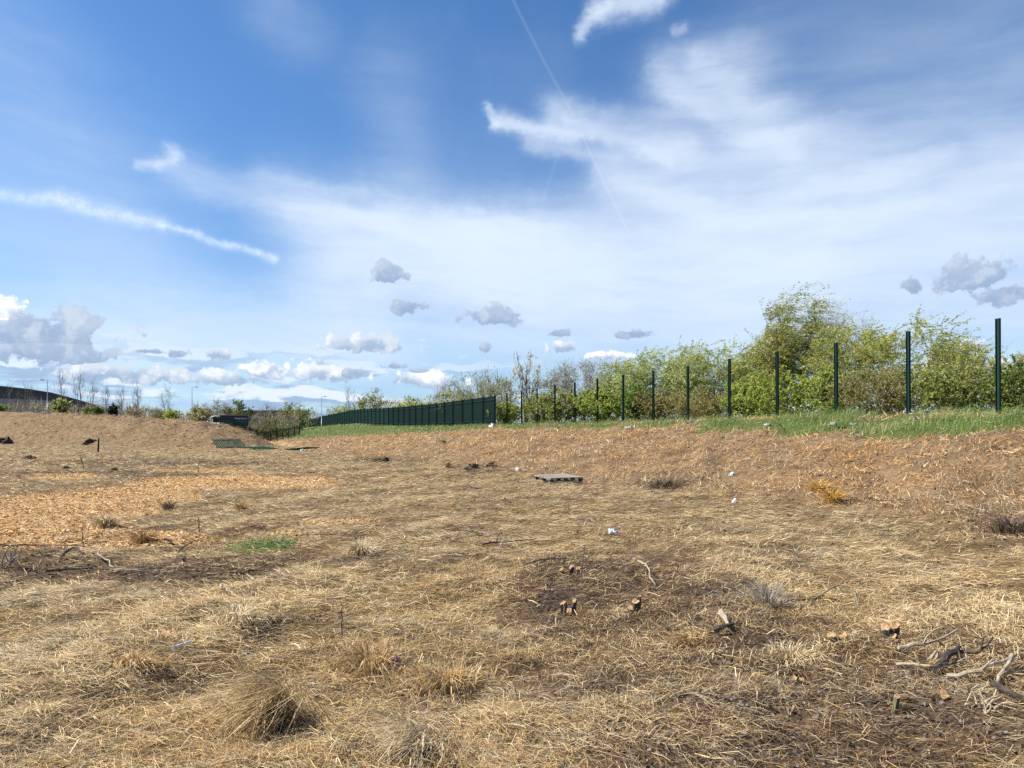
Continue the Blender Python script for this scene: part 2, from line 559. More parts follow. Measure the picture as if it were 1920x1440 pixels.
def height(x, y):
    x = np.asarray(x, float); y = np.asarray(y, float)
    x, y = np.broadcast_arrays(x, y)
    t = bank_t(x, y)
    tc = np.clip(t, -.05, 1.12)
    prof = np.where(tc < .05, np.clip(tc + .05, 0, 1) ** 2 * 5.0, .05 + (tc - .05) * 1.005)
    prof = np.where(tc > .82, .8236 + .1764 * (1 - np.clip((1.12 - tc) / .30, 0, 1) ** 2), prof)
    B = np.interp(y, BY, BZ)
    far = np.clip((x - fence_x(y) - 6) / 40, 0, 1)
    h = B * np.clip(prof, 0, 1) + far * .5
    r = np.hypot(x, y)
    mf = mound_f(x, y)
    mh = mound_h(x, y)
    hm = mh * (.62 * np.clip(mf / 9, 0, 1) + .38 * sst(0, 9, mf)) * (1 - .6 * sst(30, 70, mf))
    h = np.maximum(h, hm)
    near = 1 / (1 + (r / 60) ** 2)
    h = h + near * (.16 * (fbm(x * .22, y * .22, 3, 3) - .5) * sst(2, 12, r) + .19 * (fbm(x * .9, y * .9, 3, 11) - .5) + .10 * (fbm(x * 3.1, y * 3.1, 3, 21) - .5) + .13 * (furrow(x, y) - .5))
    onm = np.clip(mh, 0, 1) * sst(-2, 3, mf) * (1 - sst(40, 60, mf))
    h = h + onm * (1.25 * (fbm(x * .55, y * .55, 4, 31) - .5) * (1 - .75 * sst(9, 12, mf)))
    onb = sst(0.02, .2, t) * (1 - sst(1.0, 1.2, t))
    al = (y + .36 * x) * .94                      # runs along the bank: wheel marks go straight up it
    h = h - onb * .14 * sst(.60, .78, vnoise(al * 1.15 + .5 * vnoise(x * .3, y * .3, 47), x * .10, 45)) * sst(14, 22, y) * (1 - sst(50, 75, y))
    h = h + onb * .26 * (fbm(x * .5, y * .5, 4, 41) - .5)
    return h


def hz(x, y):
    return float(height(np.array([x]), np.array([y]))[0])


def project(x, y, z):
    yy = np.maximum(y, .1)
    return 960 + F * x / yy, HOR - F * (z - EYE) / yy


def ground_at(px, py):
    """first point of the ground seen along a photo pixel"""
    d = np.concatenate([np.arange(2, 60, .02), np.arange(60, 400, .1)])
    x = (px - 960) / F * d; z = EYE - (py - HOR) / F * d
    hit = np.nonzero(height(x, d) >= z)[0]
    i = hit[0] if len(hit) else len(d) - 1
    return float(x[i]), float(d[i]), float(height(x[i:i + 1], d[i:i + 1])[0])


def ell(px, py, lst):
    m = np.zeros_like(px)
    for (cx, cy, rx, ry, s) in lst:
        q = ((px - cx) / rx) ** 2 + ((py - cy) / ry) ** 2
        m = np.maximum(m, s * np.clip(1.6 - q, 0, 1))
    return m


CHIPS = [(430, 905, 190, 13, 1), (560, 905, 80, 12, .8), (250, 930, 130, 16, 1), (130, 950, 190, 24, 1), (70, 985, 170, 42, 1), (60, 1012, 150, 18, 1), (240, 1012, 170, 16, .85), (640, 980, 90, 8, .5),
         (120, 893, 80, 6, .7), (380, 883, 110, 4, .7), (540, 1000, 110, 8, .4), (720, 1000, 60, 6, .4), (-150, 980, 150, 50, 1)]
MULCH = [(1180, 1130, 200, 75, 1), (1080, 1080, 90, 34, .8), (1420, 1180, 170, 35, .7), (1300, 1250, 300, 60, .6), (1500, 1370, 420, 90, .75), (1750, 1240, 200, 50, .6), (250, 1075, 260, 18, .8), (70, 1060, 110, 26, .7), (560, 1055, 200, 12, .6),
         (200, 890, 200, 7, .6), (300, 868, 220, 6, .5), (900, 880, 60, 9, .6), (730, 862, 70, 6, .6), (1250, 905, 60, 18, .5), (1880, 975, 60, 30, .5)]
YELLOW = [(1535, 910, 40, 14, 1), (1565, 930, 22, 14, 1), (1590, 850, 80, 18, .9), (1640, 885, 70, 20, .7), (1480, 905, 40, 12, .5), (1700, 905, 40, 12, .5), (1880, 1020, 80, 20, .3)]


def zones(x, y, z):
    px, py = project(x, y, z)
    nz = fbm(x * .8, y * .8, 3, 51); nf = fbm(x * 3, y * 3, 3, 61)
    t = bank_t(x, y)
    front = (y > 2)
    chips = sst(.26, .66, ell(px, py, CHIPS) * front * (.5 + .75 * nz) + .35 * (nf - .5)) * (ell(px, py, CHIPS) > .05) * front * (t < .05)
    mulch = np.clip(ell(px, py, MULCH) * front * (.45 + 1.1 * nf), 0, 1)
    gmin = np.interp(y, [0, 10, 16, 22, 25, 27, 32, 45, 58, 66, 78, 95, 115, 400], [.6, .64, .67, .70, .74, .80, .83, .83, .82, .74, .60, .45, .20, .12])
    gn = (fbm(x * .35, y * .35, 3, 71) - .5) * .34 + (nf - .5) * .12
    green = sst(-.03, .05, t - gmin + gn) * np.where(t > 1.35, .8, 1)
    scrape = sst(.55, .68, fbm(x * .45 + 9, y * .45, 3, 75)) * sst(.88, .96, t) * (y < 75)
    green = green * (1 - .75 * scrape)
    patch = np.clip(1.3 - ((px - 490) / 80) ** 2 - ((py - 1028) / 17) ** 2, 0, 1) * front
    green = np.maximum(green, .8 * sst(.45, .85, patch * (.1 + 1.7 * fbm(x * 1.6, y * 1.6, 3, 77))))
    bank = np.maximum(sst(-.05, .10, t + .10 * (nf - .5)), .75 * np.clip(mound_h(x, y), 0, 1) * sst(-1, 3, mound_f(x, y)))
    track = sst(75, 88, y) * sst(-46, -38, x) * (t < .06) * (mound_h(x, y) < .1) * (y < 140)
    yel = ell(px, py, YELLOW) * front
    return chips, mulch, green, bank, track, yel


def build_ground():
    ys = [-60, -40, -25, -15, -9, -5, -2.5, -1, 0, .8, 1.4]
    y = 1.9
    while y < 330:
        ys.append(y); y *= 1.0128
    while y < 5200:
        ys.append(y); y *= 1.09
    ys = np.array(ys)
    uc = np.linspace(-1, 1, 245)
    tail = 1 + np.cumsum(.02 * 1.28 ** np.arange(20))
    us = np.concatenate([-tail[::-1], uc, tail])
    sc = np.maximum(ys, 2) * .92 + 2.6
    X = us[None, :] * sc[:, None]; Y = np.repeat(ys[:, None], len(us), 1)
    Z = height(X, Y)
    n, k = X.shape
    V = np.stack([X, Y, Z], -1).reshape(-1, 3)
    i = np.arange(n - 1)[:, None] * k + np.arange(k - 1)[None, :]
    Q = np.stack([i, i + 1, i + k + 1, i + k], -1).reshape(-1, 4)
    me = mesh_np('ground', V, Q, smooth=True)
    ch, mu, gr, ba, tr, ye = zones(V[:, 0], V[:, 1], V[:, 2])
    for nm, c3 in (('zone', (ch, gr, ba)), ('zone2', (mu, tr, ye))):
        at = me.attributes.new(nm, 'FLOAT_COLOR', 'POINT')
        c = np.ones((len(V), 4), np.float32)
        for j in range(3):
            c[:, j] = c3[j]
        at.data.foreach_set('color', c.ravel())
    link('ground', me, M['ground'], kind='structure')


build_ground()


# ------------------------------------------------------------------ straw, grass, chips, dead leaves
def pick(pal, w, n):
    """pal (k,3), w (n,k) -> random palette colour per row"""
    w = np.cumsum(w / w.sum(1, keepdims=True), 1)
    return pal[(rng.random(n)[:, None] > w).sum(1).clip(0, len(pal) - 1)]


def pick_by(pal, w, u):
    w = np.cumsum(w / w.sum(1, keepdims=True), 1)
    return pal[(u[:, None] > w).sum(1).clip(0, len(pal) - 1)]


def blades(base, az, length, rise0, rise1, width, col, tipshade=1.0, spread=None):
    """curved blades: two segments. rise0/rise1 = pitch of the two halves (radians). 5 verts, quad + tri."""
    n = len(base)
    d = np.stack([np.cos(az), np.sin(az), np.zeros(n)], 1)
    side = np.stack([-np.sin(az), np.cos(az), np.zeros(n)], 1)
    tw = rng.normal(0, .5, n)
    az2 = az + rng.normal(0, .22, n)
    d2 = np.stack([np.cos(az2), np.sin(az2), np.zeros(n)], 1)
    up = np.array([0, 0, 1.0])
    m = base + d * (np.cos(rise0) * length * .5)[:, None] + up * (np.sin(rise0) * length * .5)[:, None]
    e = m + d2 * (np.cos(rise1) * length * .5)[:, None] + up * (np.sin(rise1) * length * .5)[:, None]
    s = side * np.cos(tw)[:, None] + up * np.sin(tw)[:, None]
    w = (width * .5)[:, None]
    V = np.stack([base - s * w, base + s * w, m + s * w * .9, m - s * w * .9, e], 1).reshape(-1, 3)
    k = np.arange(n)[:, None] * 5
    Q = k + np.array([[0, 1, 2, 3]]); T = k + np.array([[3, 2, 4]])
    c = np.repeat(col[:, None, :], 5, 1).reshape(-1, 3)
    return V, Q, T, c


def spikes(base, az, length, rise, width, col):
    """straight far-off straws: one face each"""
    n = len(base)
    d = np.stack([np.cos(az) * np.cos(rise), np.sin(az) * np.cos(rise), np.sin(rise)], 1) * length[:, None]
    tw = rng.normal(0, .5, n)
    sd = np.stack([-np.sin(az) * np.cos(tw), np.cos(az) * np.cos(tw), np.sin(tw)], 1) * (width * .6)[:, None]
    V = np.stack([base - sd, base + sd, base + d], 1).reshape(-1, 3)
    return V, np.arange(n)[:, None] * 3 + np.array([[0, 1, 2]]), np.repeat(col[:, None, :], 3, 1).reshape(-1, 3)


STRAW = np.array([(.72, .57, .34), (.59, .415, .185), (.48, .34, .185), (.24, .155, .085), (.50, .445, .36), (.075, .053, .04), (.66, .39, .18), (.70, .43, .15), (.84, .73, .52)])


def straw_field(N, r_lo, r_hi):
    m = 12                                             # straws lie in small mats of about a dozen
    k = N // m
    rc = np.exp(rng.uniform(math.log(r_lo), math.log(r_hi), k))
    tc_ = rng.uniform(-R(43), R(43), k)
    cid = np.repeat(np.arange(k), m)
    loose = rng.random(k * m) < .25
    sp = np.where(loose, .5, .075) * (rc[cid] / 4.5) ** .75
    x = rc[cid] * np.sin(tc_[cid]) + rng.normal(0, 1, k * m) * sp
    y = rc[cid] * np.cos(tc_[cid]) + rng.normal(0, 1, k * m) * sp
    r = np.hypot(x, y)
    caz = rng.normal(0, 1, k); cton = rng.random(k)
    N = k * m
    keep = (y > 2.4) | (rng.random(N) < .2)
    x, y, r, cid, loose = x[keep], y[keep], r[keep], cid[keep], loose[keep]
    z = height(x, y)
    ch, mu, gr, ba, tr, ye = zones(x, y, z)
    t = bank_t(x, y)
    md = np.clip(mound_h(x, y), 0, 1) * sst(-1, 3, mound_f(x, y))
    pn = .5 * fbm(x * .55, y * .9, 4, 81) + .5 * furrow(x, y); pn2 = fbm(x * 2.2, y * 2.8, 3, 91)
    keep = rng.random(len(x)) > np.clip(.92 * gr + .72 * ch + .12 * mu + .6 * tr, 0, .97)
    keep &= (t < 1.15)
    keep &= rng.random(len(x)) < .30 + 1.0 * sst(.3, .55, pn2)
    x, y, z, r, ch, mu, gr, ba, pn, pn2, t, ye, md, cid, loose = [q[keep] for q in (x, y, z, r, ch, mu, gr, ba, pn, pn2, t, ye, md, cid, loose)]
    n = len(x)
    W = np.zeros((n, 9))
    W[:, 0] = .42 + .9 * sst(.46, .64, pn); W[:, 1] = .16 + .4 * sst(.52, .36, pn); W[:, 2] = .26; W[:, 3] = .22 + .4 * sst(.5, .35, pn2)
    W[:, 4] = .14 + .6 * sst(.54, .68, fbm(x * .8 + 5, y * 1.3, 3, 95)); W[:, 3] += 1.5 * mu; W[:, 5] = .12 + .9 * mu + .35 * sst(.5, .3, pn2); W[:, 8] = .15 + .28 * sst(.56, .70, pn2)
    bb = ba[:, None]
    WB = np.array([[.46, .18, .34, .15, .22, .15, .36, .07, .15]]) * np.ones((n, 1))
    WB[:, 6] += .45 * sst(.46, .64, fbm(x * .45, y * .45, 3, 97)); WB[:, 4] += .7 * sst(.5, .64, fbm(x * .7 + 3, y * .7, 3, 99)); WB[:, 7] += 2.2 * ye; WB[:, 1] += .8 * ye
    WB[:, 5] += .45 * md; WB[:, 3] += .35 * md; WB[:, 6] += .15 * md * sst(7, 10, mound_f(x, y))
    W = W * (1 - bb) + WB * bb
    W = W ** 1.15
    col = pick_by(STRAW, W, np.where(rng.random(n) < .5, cton[cid], rng.random(n))) * rng.uniform(.65, 1.2, (n, 1)) * (np.array([1.12, 1.06, .95]) * (1 - bb) + np.array([1.12, 1.05, .94]) * bb)
    lod = (r / 4.5) ** .8
    length = rng.uniform(.055, .25, n) * np.clip(.8 + r / 45, .8, 2.2)
    flow = .15 + 4.4 * (fbm(x * .35, y * .35, 2, 101) - .5)
    spread = np.interp(r, [3, 8, 15], [1.1, .75, .45])
    jit = np.where(loose, rng.normal(0, 1, n), .85 * caz[cid] + .38 * rng.normal(0, 1, n))
    az = flow * np.interp(r, [3, 8, 20], [1.0, .6, .3]) + jit * spread
    az = np.where(ba > .5, .95 + .8 * (fbm(x * .4, y * .4, 2, 103) - .5) + .6 * jit, az)
    az = az + np.where(rng.random(n) < .5, math.pi, 0)
    r0 = np.abs(rng.normal(.14, .20, n)) * (1 + .6 * ba); r1 = -r0 * .8 + rng.normal(0, .13, n)
    st = rng.random(n) < .07
    r0 = np.where(st, rng.uniform(.5, 1.4, n), r0); r1 = np.where(st, r0 - rng.uniform(.2, .9, n), r1)
    length = np.where(st, length * .62, length) * (1 + ba * (.3 + .3 * sst(14, 45, r)))
    width = (1 + ba * (.3 + .2 * sst(14, 45, r))) * np.clip(rng.lognormal(-6.17, .42, n), .0010, .008) * lod
    base = np.stack([x, y, z + rng.uniform(-.004, .026, n) * np.minimum(lod, 4)], 1)
    return base, az, length, r0, r1, width, col


def build_straw():
    base, az, length, r0, r1, width, col = straw_field(345000, 1.9, 9.0)
    V, Q, T, c = blades(base, az, length, r0, r1, width, col)
    base, az, length, r0, r1, width, col = straw_field(520000, 8.6, 130.0)
    V2, T2, c2 = spikes(base, az, length, np.minimum(r0, 1.2) * .7, width, col)
    V = np.concatenate([V, V2]); T = np.concatenate([T, T2 + len(c)]); c = np.concatenate([c, c2])
    link('dry_grass', mesh_np('dry_grass', V, Q, T, c), M['straw'], kind='stuff', label='flattened straw coloured dry grass covering the field and bank', category='dry grass')


def build_green(N=135000):
    y = np.exp(rng.uniform(math.log(9), math.log(260), N))
    s = rng.uniform(-22, 9, N) * np.interp(y, [9, 60, 90], [.35, .6, 1])
    x = fence_x(y) + s
    k = int(N * .06)
    gx, gy, _ = ground_at(490, 1028)
    x[:k] = gx + rng.normal(0, .45, k); y[:k] = gy + rng.normal(0, .55, k)
    z = height(x, y)
    gr = zones(x, y, z)[2]
    px, py = project(x, y, z)
    keep = (rng.random(N) < gr) & (px > 330) & (px < 2150)
    x, y, z = x[keep], y[keep], z[keep]
    n = len(x)
    r = np.hypot(x, y)
    pn = fbm(x * .9, y * .9, 3, 111)
    pal = np.array([(.12, .21, .035), (.20, .29, .06), (.31, .35, .10), (.06, .115, .03), (.56, .47, .24), (.40, .32, .15)])
    W = np.zeros((n, 6)); W[:, 0] = .4; W[:, 1] = .15 + .6 * sst(.45, .65, pn); W[:, 2] = .16; W[:, 3] = .12 + .6 * sst(.5, .35, pn); W[:, 4] = .04 + .35 * sst(.58, .72, fbm(x * .45 + 4, y * .45, 3, 117)); W[:, 5] = .05 + .35 * sst(.58, .72, fbm(x * .45 + 4, y * .45, 3, 117))
    col = pick(pal, W, n) * rng.uniform(.75, 1.2, (n, 1))
    tall = np.interp(fbm(x * .7, y * .7, 3, 115), [.3, .7], [.3, 1.45])
    length = rng.uniform(.12, .42, n) * tall * np.interp(r, [8, 14, 22, 40, 120], [.5, .6, 1.35, 1.2, 1.4])
    az = rng.normal(0, 1.0, n) + .1
    r0 = rng.uniform(.6, 1.4, n); r1 = r0 - rng.uniform(.3, 1.1, n)
    width = rng.uniform(.006, .012, n) * (r / 22) ** .7
    V, Q, T, c = blades(np.stack([x, y, z - .01], 1), az, length, r0, r1, width, col)
    link('green_grass', mesh_np('green_grass', V, Q, T, c), M['grass'], kind='stuff', label='fresh green grass along the top of the bank', category='grass')


def flakes(x, y, z, sx, sy, col, tilt=.5):
    n = len(x)
    az = rng.uniform(0, 2 * math.pi, n)
    nrm = norm(np.stack([rng.normal(0, tilt, n), rng.normal(0, tilt, n), np.ones(n)], 1))
    a = np.stack([np.cos(az), np.sin(az), np.zeros(n)], 1)
    a = norm(a - nrm * (a * nrm).sum(1, keepdims=True)); b = np.cross(nrm, a)
    c0 = np.stack([x, y, z], 1)
    a = a * sx[:, None]; b = b * sy[:, None]
    bend = nrm * (rng.normal(0, .25, n) * sy)[:, None]
    V = np.stack([c0 - a, c0 - b * .8 + bend, c0 + a * .9, c0 + b + bend], 1).reshape(-1, 3)
    Q = np.arange(n)[:, None] * 4 + np.array([[0, 1, 2, 3]])
    return V, Q, np.repeat(col[:, None, :], 4, 1).reshape(-1, 3)


def build_chips(N=120000):
    y = np.exp(rng.uniform(math.log(8.5), math.log(42), N))
    x = y * rng.uniform(-.95, 0.0, N)
    z = height(x, y)
    ch = zones(x, y, z)[0]
    keep = rng.random(N) < ch
    x, y, z = x[keep], y[keep], z[keep]
    n = len(x)
    pal = np.array([(.70, .46, .21), (.62, .34, .12), (.78, .58, .32), (.42, .22, .085), (.86, .74, .52)])
    col = pick(pal, np.ones((n, 1)) * np.array([[.34, .30, .2, .18, .1]]), n) * rng.uniform(.75, 1.15, (n, 1))
    s = rng.uniform(.012, .035, n) * np.maximum(1, (y / 14)) ** .7
    V, Q, c = flakes(x, y, z + rng.uniform(0, .025, n), s * 1.5, s * .55, col, .55)
    link('wood_chips', mesh_np('wood_chips', V, Q, None, c), M['chips'], kind='stuff', label='spread of fresh orange wood chips on the left of the field', category='wood chips')


def build_litter(N=150000):
    r = np.exp(rng.uniform(math.log(2.4), math.log(125), N))
    th = rng.uniform(-R(43), R(43), N)
    x = r * np.sin(th); y = r * np.cos(th)
    z = height(x, y)
    ch, mu, gr, ba, tr, ye = zones(x, y, z)
    md = np.clip(mound_h(x, y), 0, 1) * sst(-1, 3, mound_f(x, y)) * (1 - .6 * sst(8, 11, mound_f(x, y)))
    p = .12 + .75 * mu - .05 * ba + .6 * md
    keep = rng.random(N) < p * (1 - gr) * (1 - .8 * ch)
    x, y, z, r = x[keep], y[keep], z[keep], r[keep]
    n = len(x)
    pal = np.array([(.075, .055, .045), (.14, .10, .075), (.21, .165, .135), (.24, .20, .175), (.045, .034, .03)])
    col = pick(pal, np.ones((n, 1)) * np.array([[.26, .22, .22, .24, .16]]), n) * rng.uniform(.75, 1.2, (n, 1))
    s = rng.uniform(.006, .019, n) * np.maximum(1, r / 6) ** .8
    far = sst(15, 35, r)
    V, Q, c = flakes(x, y, z + rng.uniform(.004, .03, n), s * (1.25 + 1.6 * far), s * (.7 - .35 * far), col, .65)
    link('dead_leaves', mesh_np('dead_leaves', V, Q, None, c), M['litter'], kind='stuff', label='dark crumbled dead leaves among the dry grass', category='dead leaves')


build_straw()
build_green()
build_chips()
build_litter()


# ------------------------------------------------------------------ trees and shrubs
def make_plant(name, label, cat, px, wpx, top, depth, style, seed, dep_w=None):
    """a tree or bush: stems, limbs and twigs as tapering tubes, leaves as small folded faces"""
    global rng
    keep_rng = rng
    rng = np.random.default_rng(seed)
    S = dict(stems=5, limbs=60, twigs=900, tw=(.35, 1.0), leaves=6000, ls=.05, pal=[(.17, .22, .05), (.25, .29, .075), (.10, .15, .035)], wind=.35, low=.22, wood='bark',
             stemr=.05, full=.6, round=1.0, droop=.0, lw=.45)
    S.update(style)
    x0 = (px - 960) / F * depth; y0 = depth; z0 = hz(x0, y0) - .05
    H = EYE + (HOR - top) / F * depth - z0
    Rx = wpx * .64 / F * depth
    Ry = Rx * .8 if dep_w is None else dep_w
    Ry = min(Ry, 2.6) if S.get('hug') else Ry
    root = thing(name, label, cat, (x0, y0, z0), S.get('group'))
    low = S['low']

    def env(n, shell=.35):
        """points in the crown envelope"""
        d = norm(rng.normal(0, 1, (n, 3)))
        rr = (shell + (1 - shell) * rng.random(n) ** .6)
        zc = (low + 1) * .5 * H; rz = (1 - low) * .5 * H
        p = d * rr[:, None]
        # top heavier or rounder outline
        q = np.stack([p[:, 0] * Rx * .9, p[:, 1] * Ry * .9, zc + p[:, 2] * rz * .93], 1)
        k = 1 + .34 * (vnoise(d[:, 0] * 2.3 + 7 * seed, d[:, 2] * 2.3 + 1.3 * d[:, 1], 5) - .6)
        q[:, :2] *= k[:, None]
        q[:, 2] = np.maximum(q[:, 2], .05 * H)
        return q

    ns = S['stems']
    K = 7
    tipx = rng.uniform(-1, 1, ns) * Rx * (.62 if ns > 1 else .1)
    tipy = rng.uniform(-1, 1, ns) * Ry * .55
    tipz = H * (1 - .30 * np.abs(tipx / max(Rx, .01)) - rng.uniform(0, .12, ns)) * .95
    if S.get('upright'):
        tipz = H * rng.uniform(.62, 1.0, ns); tipz[0] = H
    a = np.stack([tipx * S.get('basespread', .22), tipy * .22, np.zeros(ns)], 1); b = np.stack([tipx, tipy, tipz], 1)
    sag = np.stack([-tipx * .16 + rng.normal(0, .05, ns) * Rx, rng.normal(0, .05, ns) * Rx, 0.06 * H * np.ones(ns)], 1)
    SP = curve_pts(a, b, K, sag)
    SP[:, 1:-1] += rng.normal(0, .012 * H, (ns, K - 2, 3))
    sr = S['stemr'] * (H / 6) * rng.uniform(.7, 1.25, ns)[:, None] * np.linspace(1, .16, K)[None, :]
    V1, Q1 = tubes(SP, sr, 5)
    VV = [V1]; QQ = [Q1]; off = len(V1)
    # limbs
    nl = S['limbs']
    tgt = env(nl, S['full'])
    spt = SP[:, 1:].reshape(-1, 3)
    lift = tgt[:, None, 2] - spt[None, :, 2]
    cost = np.linalg.norm((tgt[:, None] - spt[None]) * np.array([1, 1, .75]), axis=2) + np.where(lift < .25 * np.linalg.norm(tgt[:, None, :2] - spt[None, :, :2], axis=2), 1.5, 0)
    j = cost.argmin(1)
    st = spt[j]
    KL = 5
    ln = np.linalg.norm(tgt - st, axis=1)
    sag = np.stack([rng.normal(0, .06, nl) * ln - .04 * ln * S['wind'], rng.normal(0, .06, nl) * ln, .07 * ln], 1)
    LP = curve_pts(st, tgt, KL, sag)
    if S['wind']:
        tt = np.linspace(0, 1, KL)[None, :] ** 2
        LP[:, :, 0] += tt * (S['wind'] * .35 * ln)[:, None]
    lr = (S['stemr'] * .34 * (H / 6) * rng.uniform(.6, 1.2, nl))[:, None] * np.linspace(1, .25, KL)[None, :]
    V2, Q2 = tubes(LP, lr, 3)
    VV.append(V2); QQ.append(Q2 + off); off += len(V2)
    # twigs
    nt = S['twigs']
    src = np.concatenate([LP[:, 1:].reshape(-1, 3), LP[:, -1], SP[:, 4:].reshape(-1, 3)])
    o = src[rng.integers(0, len(src), nt)]
    dr = norm(rng.normal(0, 1, (nt, 3)) + np.array([S['wind'] * 1.7, 0, .55 - S['droop']]))
    if S.get('upright'):
        dr = norm(rng.normal(0, .45, (nt, 3)) + np.array([.1, 0, 1.2]))
    L = rng.uniform(*S['tw'], nt) * min(1.3, max(.55, H / 6))
    e = o + dr * L[:, None]
    sag = np.stack([-.12 * S['wind'] * L, 0 * L, (.10 + .2 * S['droop']) * L], 1)
    TP = curve_pts(o, e, 3, sag)
    TP[:, -1, 0] += .22 * S['wind'] * L
    tr = S.get('twr', .0055) * (depth / 40) ** .6 * rng.uniform(.7, 1.3, nt)[:, None] * np.array([[1, .75, .35]])
    V3, Q3 = tubes(TP, tr, 3)
    VV.append(V3); QQ.append(Q3 + off)
    cl_wood = mesh_np('branches', np.concatenate(VV), np.concatenate(QQ), smooth=True)
    link('branches', cl_wood, M[S['wood']], root)
    # leaves
    n = S['leaves']
    if n:
        ti = rng.integers(0, nt, n)
        vig = rng.random(nt) < S.get('leafy', .85)
        ti = ti[vig[ti]]
        n = len(ti)
        t = rng.uniform(.1, 1.05, n)
        p = TP[ti, 0] * ((1 - t) ** 2)[:, None] + TP[ti, 1] * (2 * t * (1 - t))[:, None] + TP[ti, 2] * (t ** 2)[:, None]
        ls = S['ls'] * .98 * (depth / 40) ** .55 * rng.uniform(.6, 1.35, n)
        p = p + rng.normal(0, .6, (n, 3)) * ls[:, None]
        ax = norm(rng.normal(0, .75, (n, 3)) + np.array([S['wind'] * 2.0, 0, -.15]) + .5 * (TP[ti, 2] - TP[ti, 0]))
        nr = norm(rng.normal(0, 1, (n, 3)) + np.array([-.25, -.25, .55]))
        sd = norm(np.cross(ax, nr))
        fold = np.cross(sd, ax)
        a = ax * ls[:, None]; b = sd * (ls * S['lw'])[:, None]; f = fold * (ls * .15)[:, None]
        V = np.stack([p - a, p - b + f, p + a, p + b + f], 1).reshape(-1, 3)
        Q = np.arange(n)[:, None] * 4 + np.array([[0, 1, 2, 3]])
        pal = np.array(S['pal'])
        tone = fbm(p[:, 0] * 1.1 + seed, p[:, 2] * 1.1 + p[:, 1] * .7, 2, 7)
        W = np.stack([np.full(n, .4)] + [(.3 + .9 * sst(.45, .62, tone)) if i == 1 else (.3 + .8 * sst(.52, .36, tone)) for i in range(1, len(pal))], 1)
        c = np.minimum(pick(pal, W, n) * rng.uniform(.75, 1.25, (n, 1)) * np.array([1.22, 1.25, 1.05]), .8)
        me = mesh_np('leaves', V, Q, None, np.repeat(c[:, None, :], 4, 1).reshape(-1, 3))
        link('crown', me, M['leaf'], root)
    rng = keep_rng
    return root


YG = [(.36, .40, .10), (.50, .50, .15), (.20, .25, .065), (.52, .44, .14)]
YB = [(.28, .36, .07), (.42, .46, .11), (.15, .20, .045), (.40, .37, .11)]
OL = [(.28, .30, .10), (.40, .39, .14), (.15, .17, .06)]
DG = [(.13, .21, .05), (.22, .29, .075), (.07, .11, .035)]
BRN = [(.27, .21, .10), (.38, .31, .14), (.17, .13, .07), (.32, .34, .10)]
SIL = [(.42, .46, .19), (.58, .60, .31), (.25, .30, .09)]
WILLOW = dict(stems=8, limbs=150, twigs=1150, leaves=23500, ls=.060, pal=YG, wind=.55, low=.10, lw=.36, leafy=.9, wood='bark', full=.25, stemr=.046, tw=(.4, 1.2))
BIRCH = dict(stems=4, limbs=150, twigs=1350, leaves=24000, ls=.056, pal=YG, wind=.85, low=.10, lw=.36, droop=.5, leafy=.9, full=.2, stemr=.055, tw=(.4, 1.1))
TWIG = dict(stems=8, limbs=110, twigs=1050, leaves=9000, ls=.05, pal=OL, wind=.25, low=.08, leafy=.6, full=.3, tw=(.5, 1.4), wood='bark_grey')
HAW = dict(stems=8, limbs=130, twigs=450, leaves=20000, ls=.052, pal=YB, wind=.12, low=-.08, lw=.62, leafy=.97, full=.2, stemr=.035, tw=(.3, 1.0), hug=True)
BROWN = dict(stems=9, limbs=130, twigs=850, leaves=14500, ls=.045, pal=BRN, wind=.1, low=-.08, lw=.5, leafy=.9, full=.2, stemr=.03, tw=(.35, 1.1), hug=True)
BARE = dict(stems=4, limbs=34, twigs=110, leaves=0, wind=.05, low=.2, full=.5, wood='bark_grey', tw=(.6, 1.8), stemr=.055, upright=True, twr=.006)
FAR = dict(stems=6, limbs=70, twigs=420, leaves=5200, ls=.07, pal=OL, wind=.15, low=-.05, lw=.6, leafy=.95, full=.2)


def st(base, **k):
    d = dict(base); d.update(k); return d


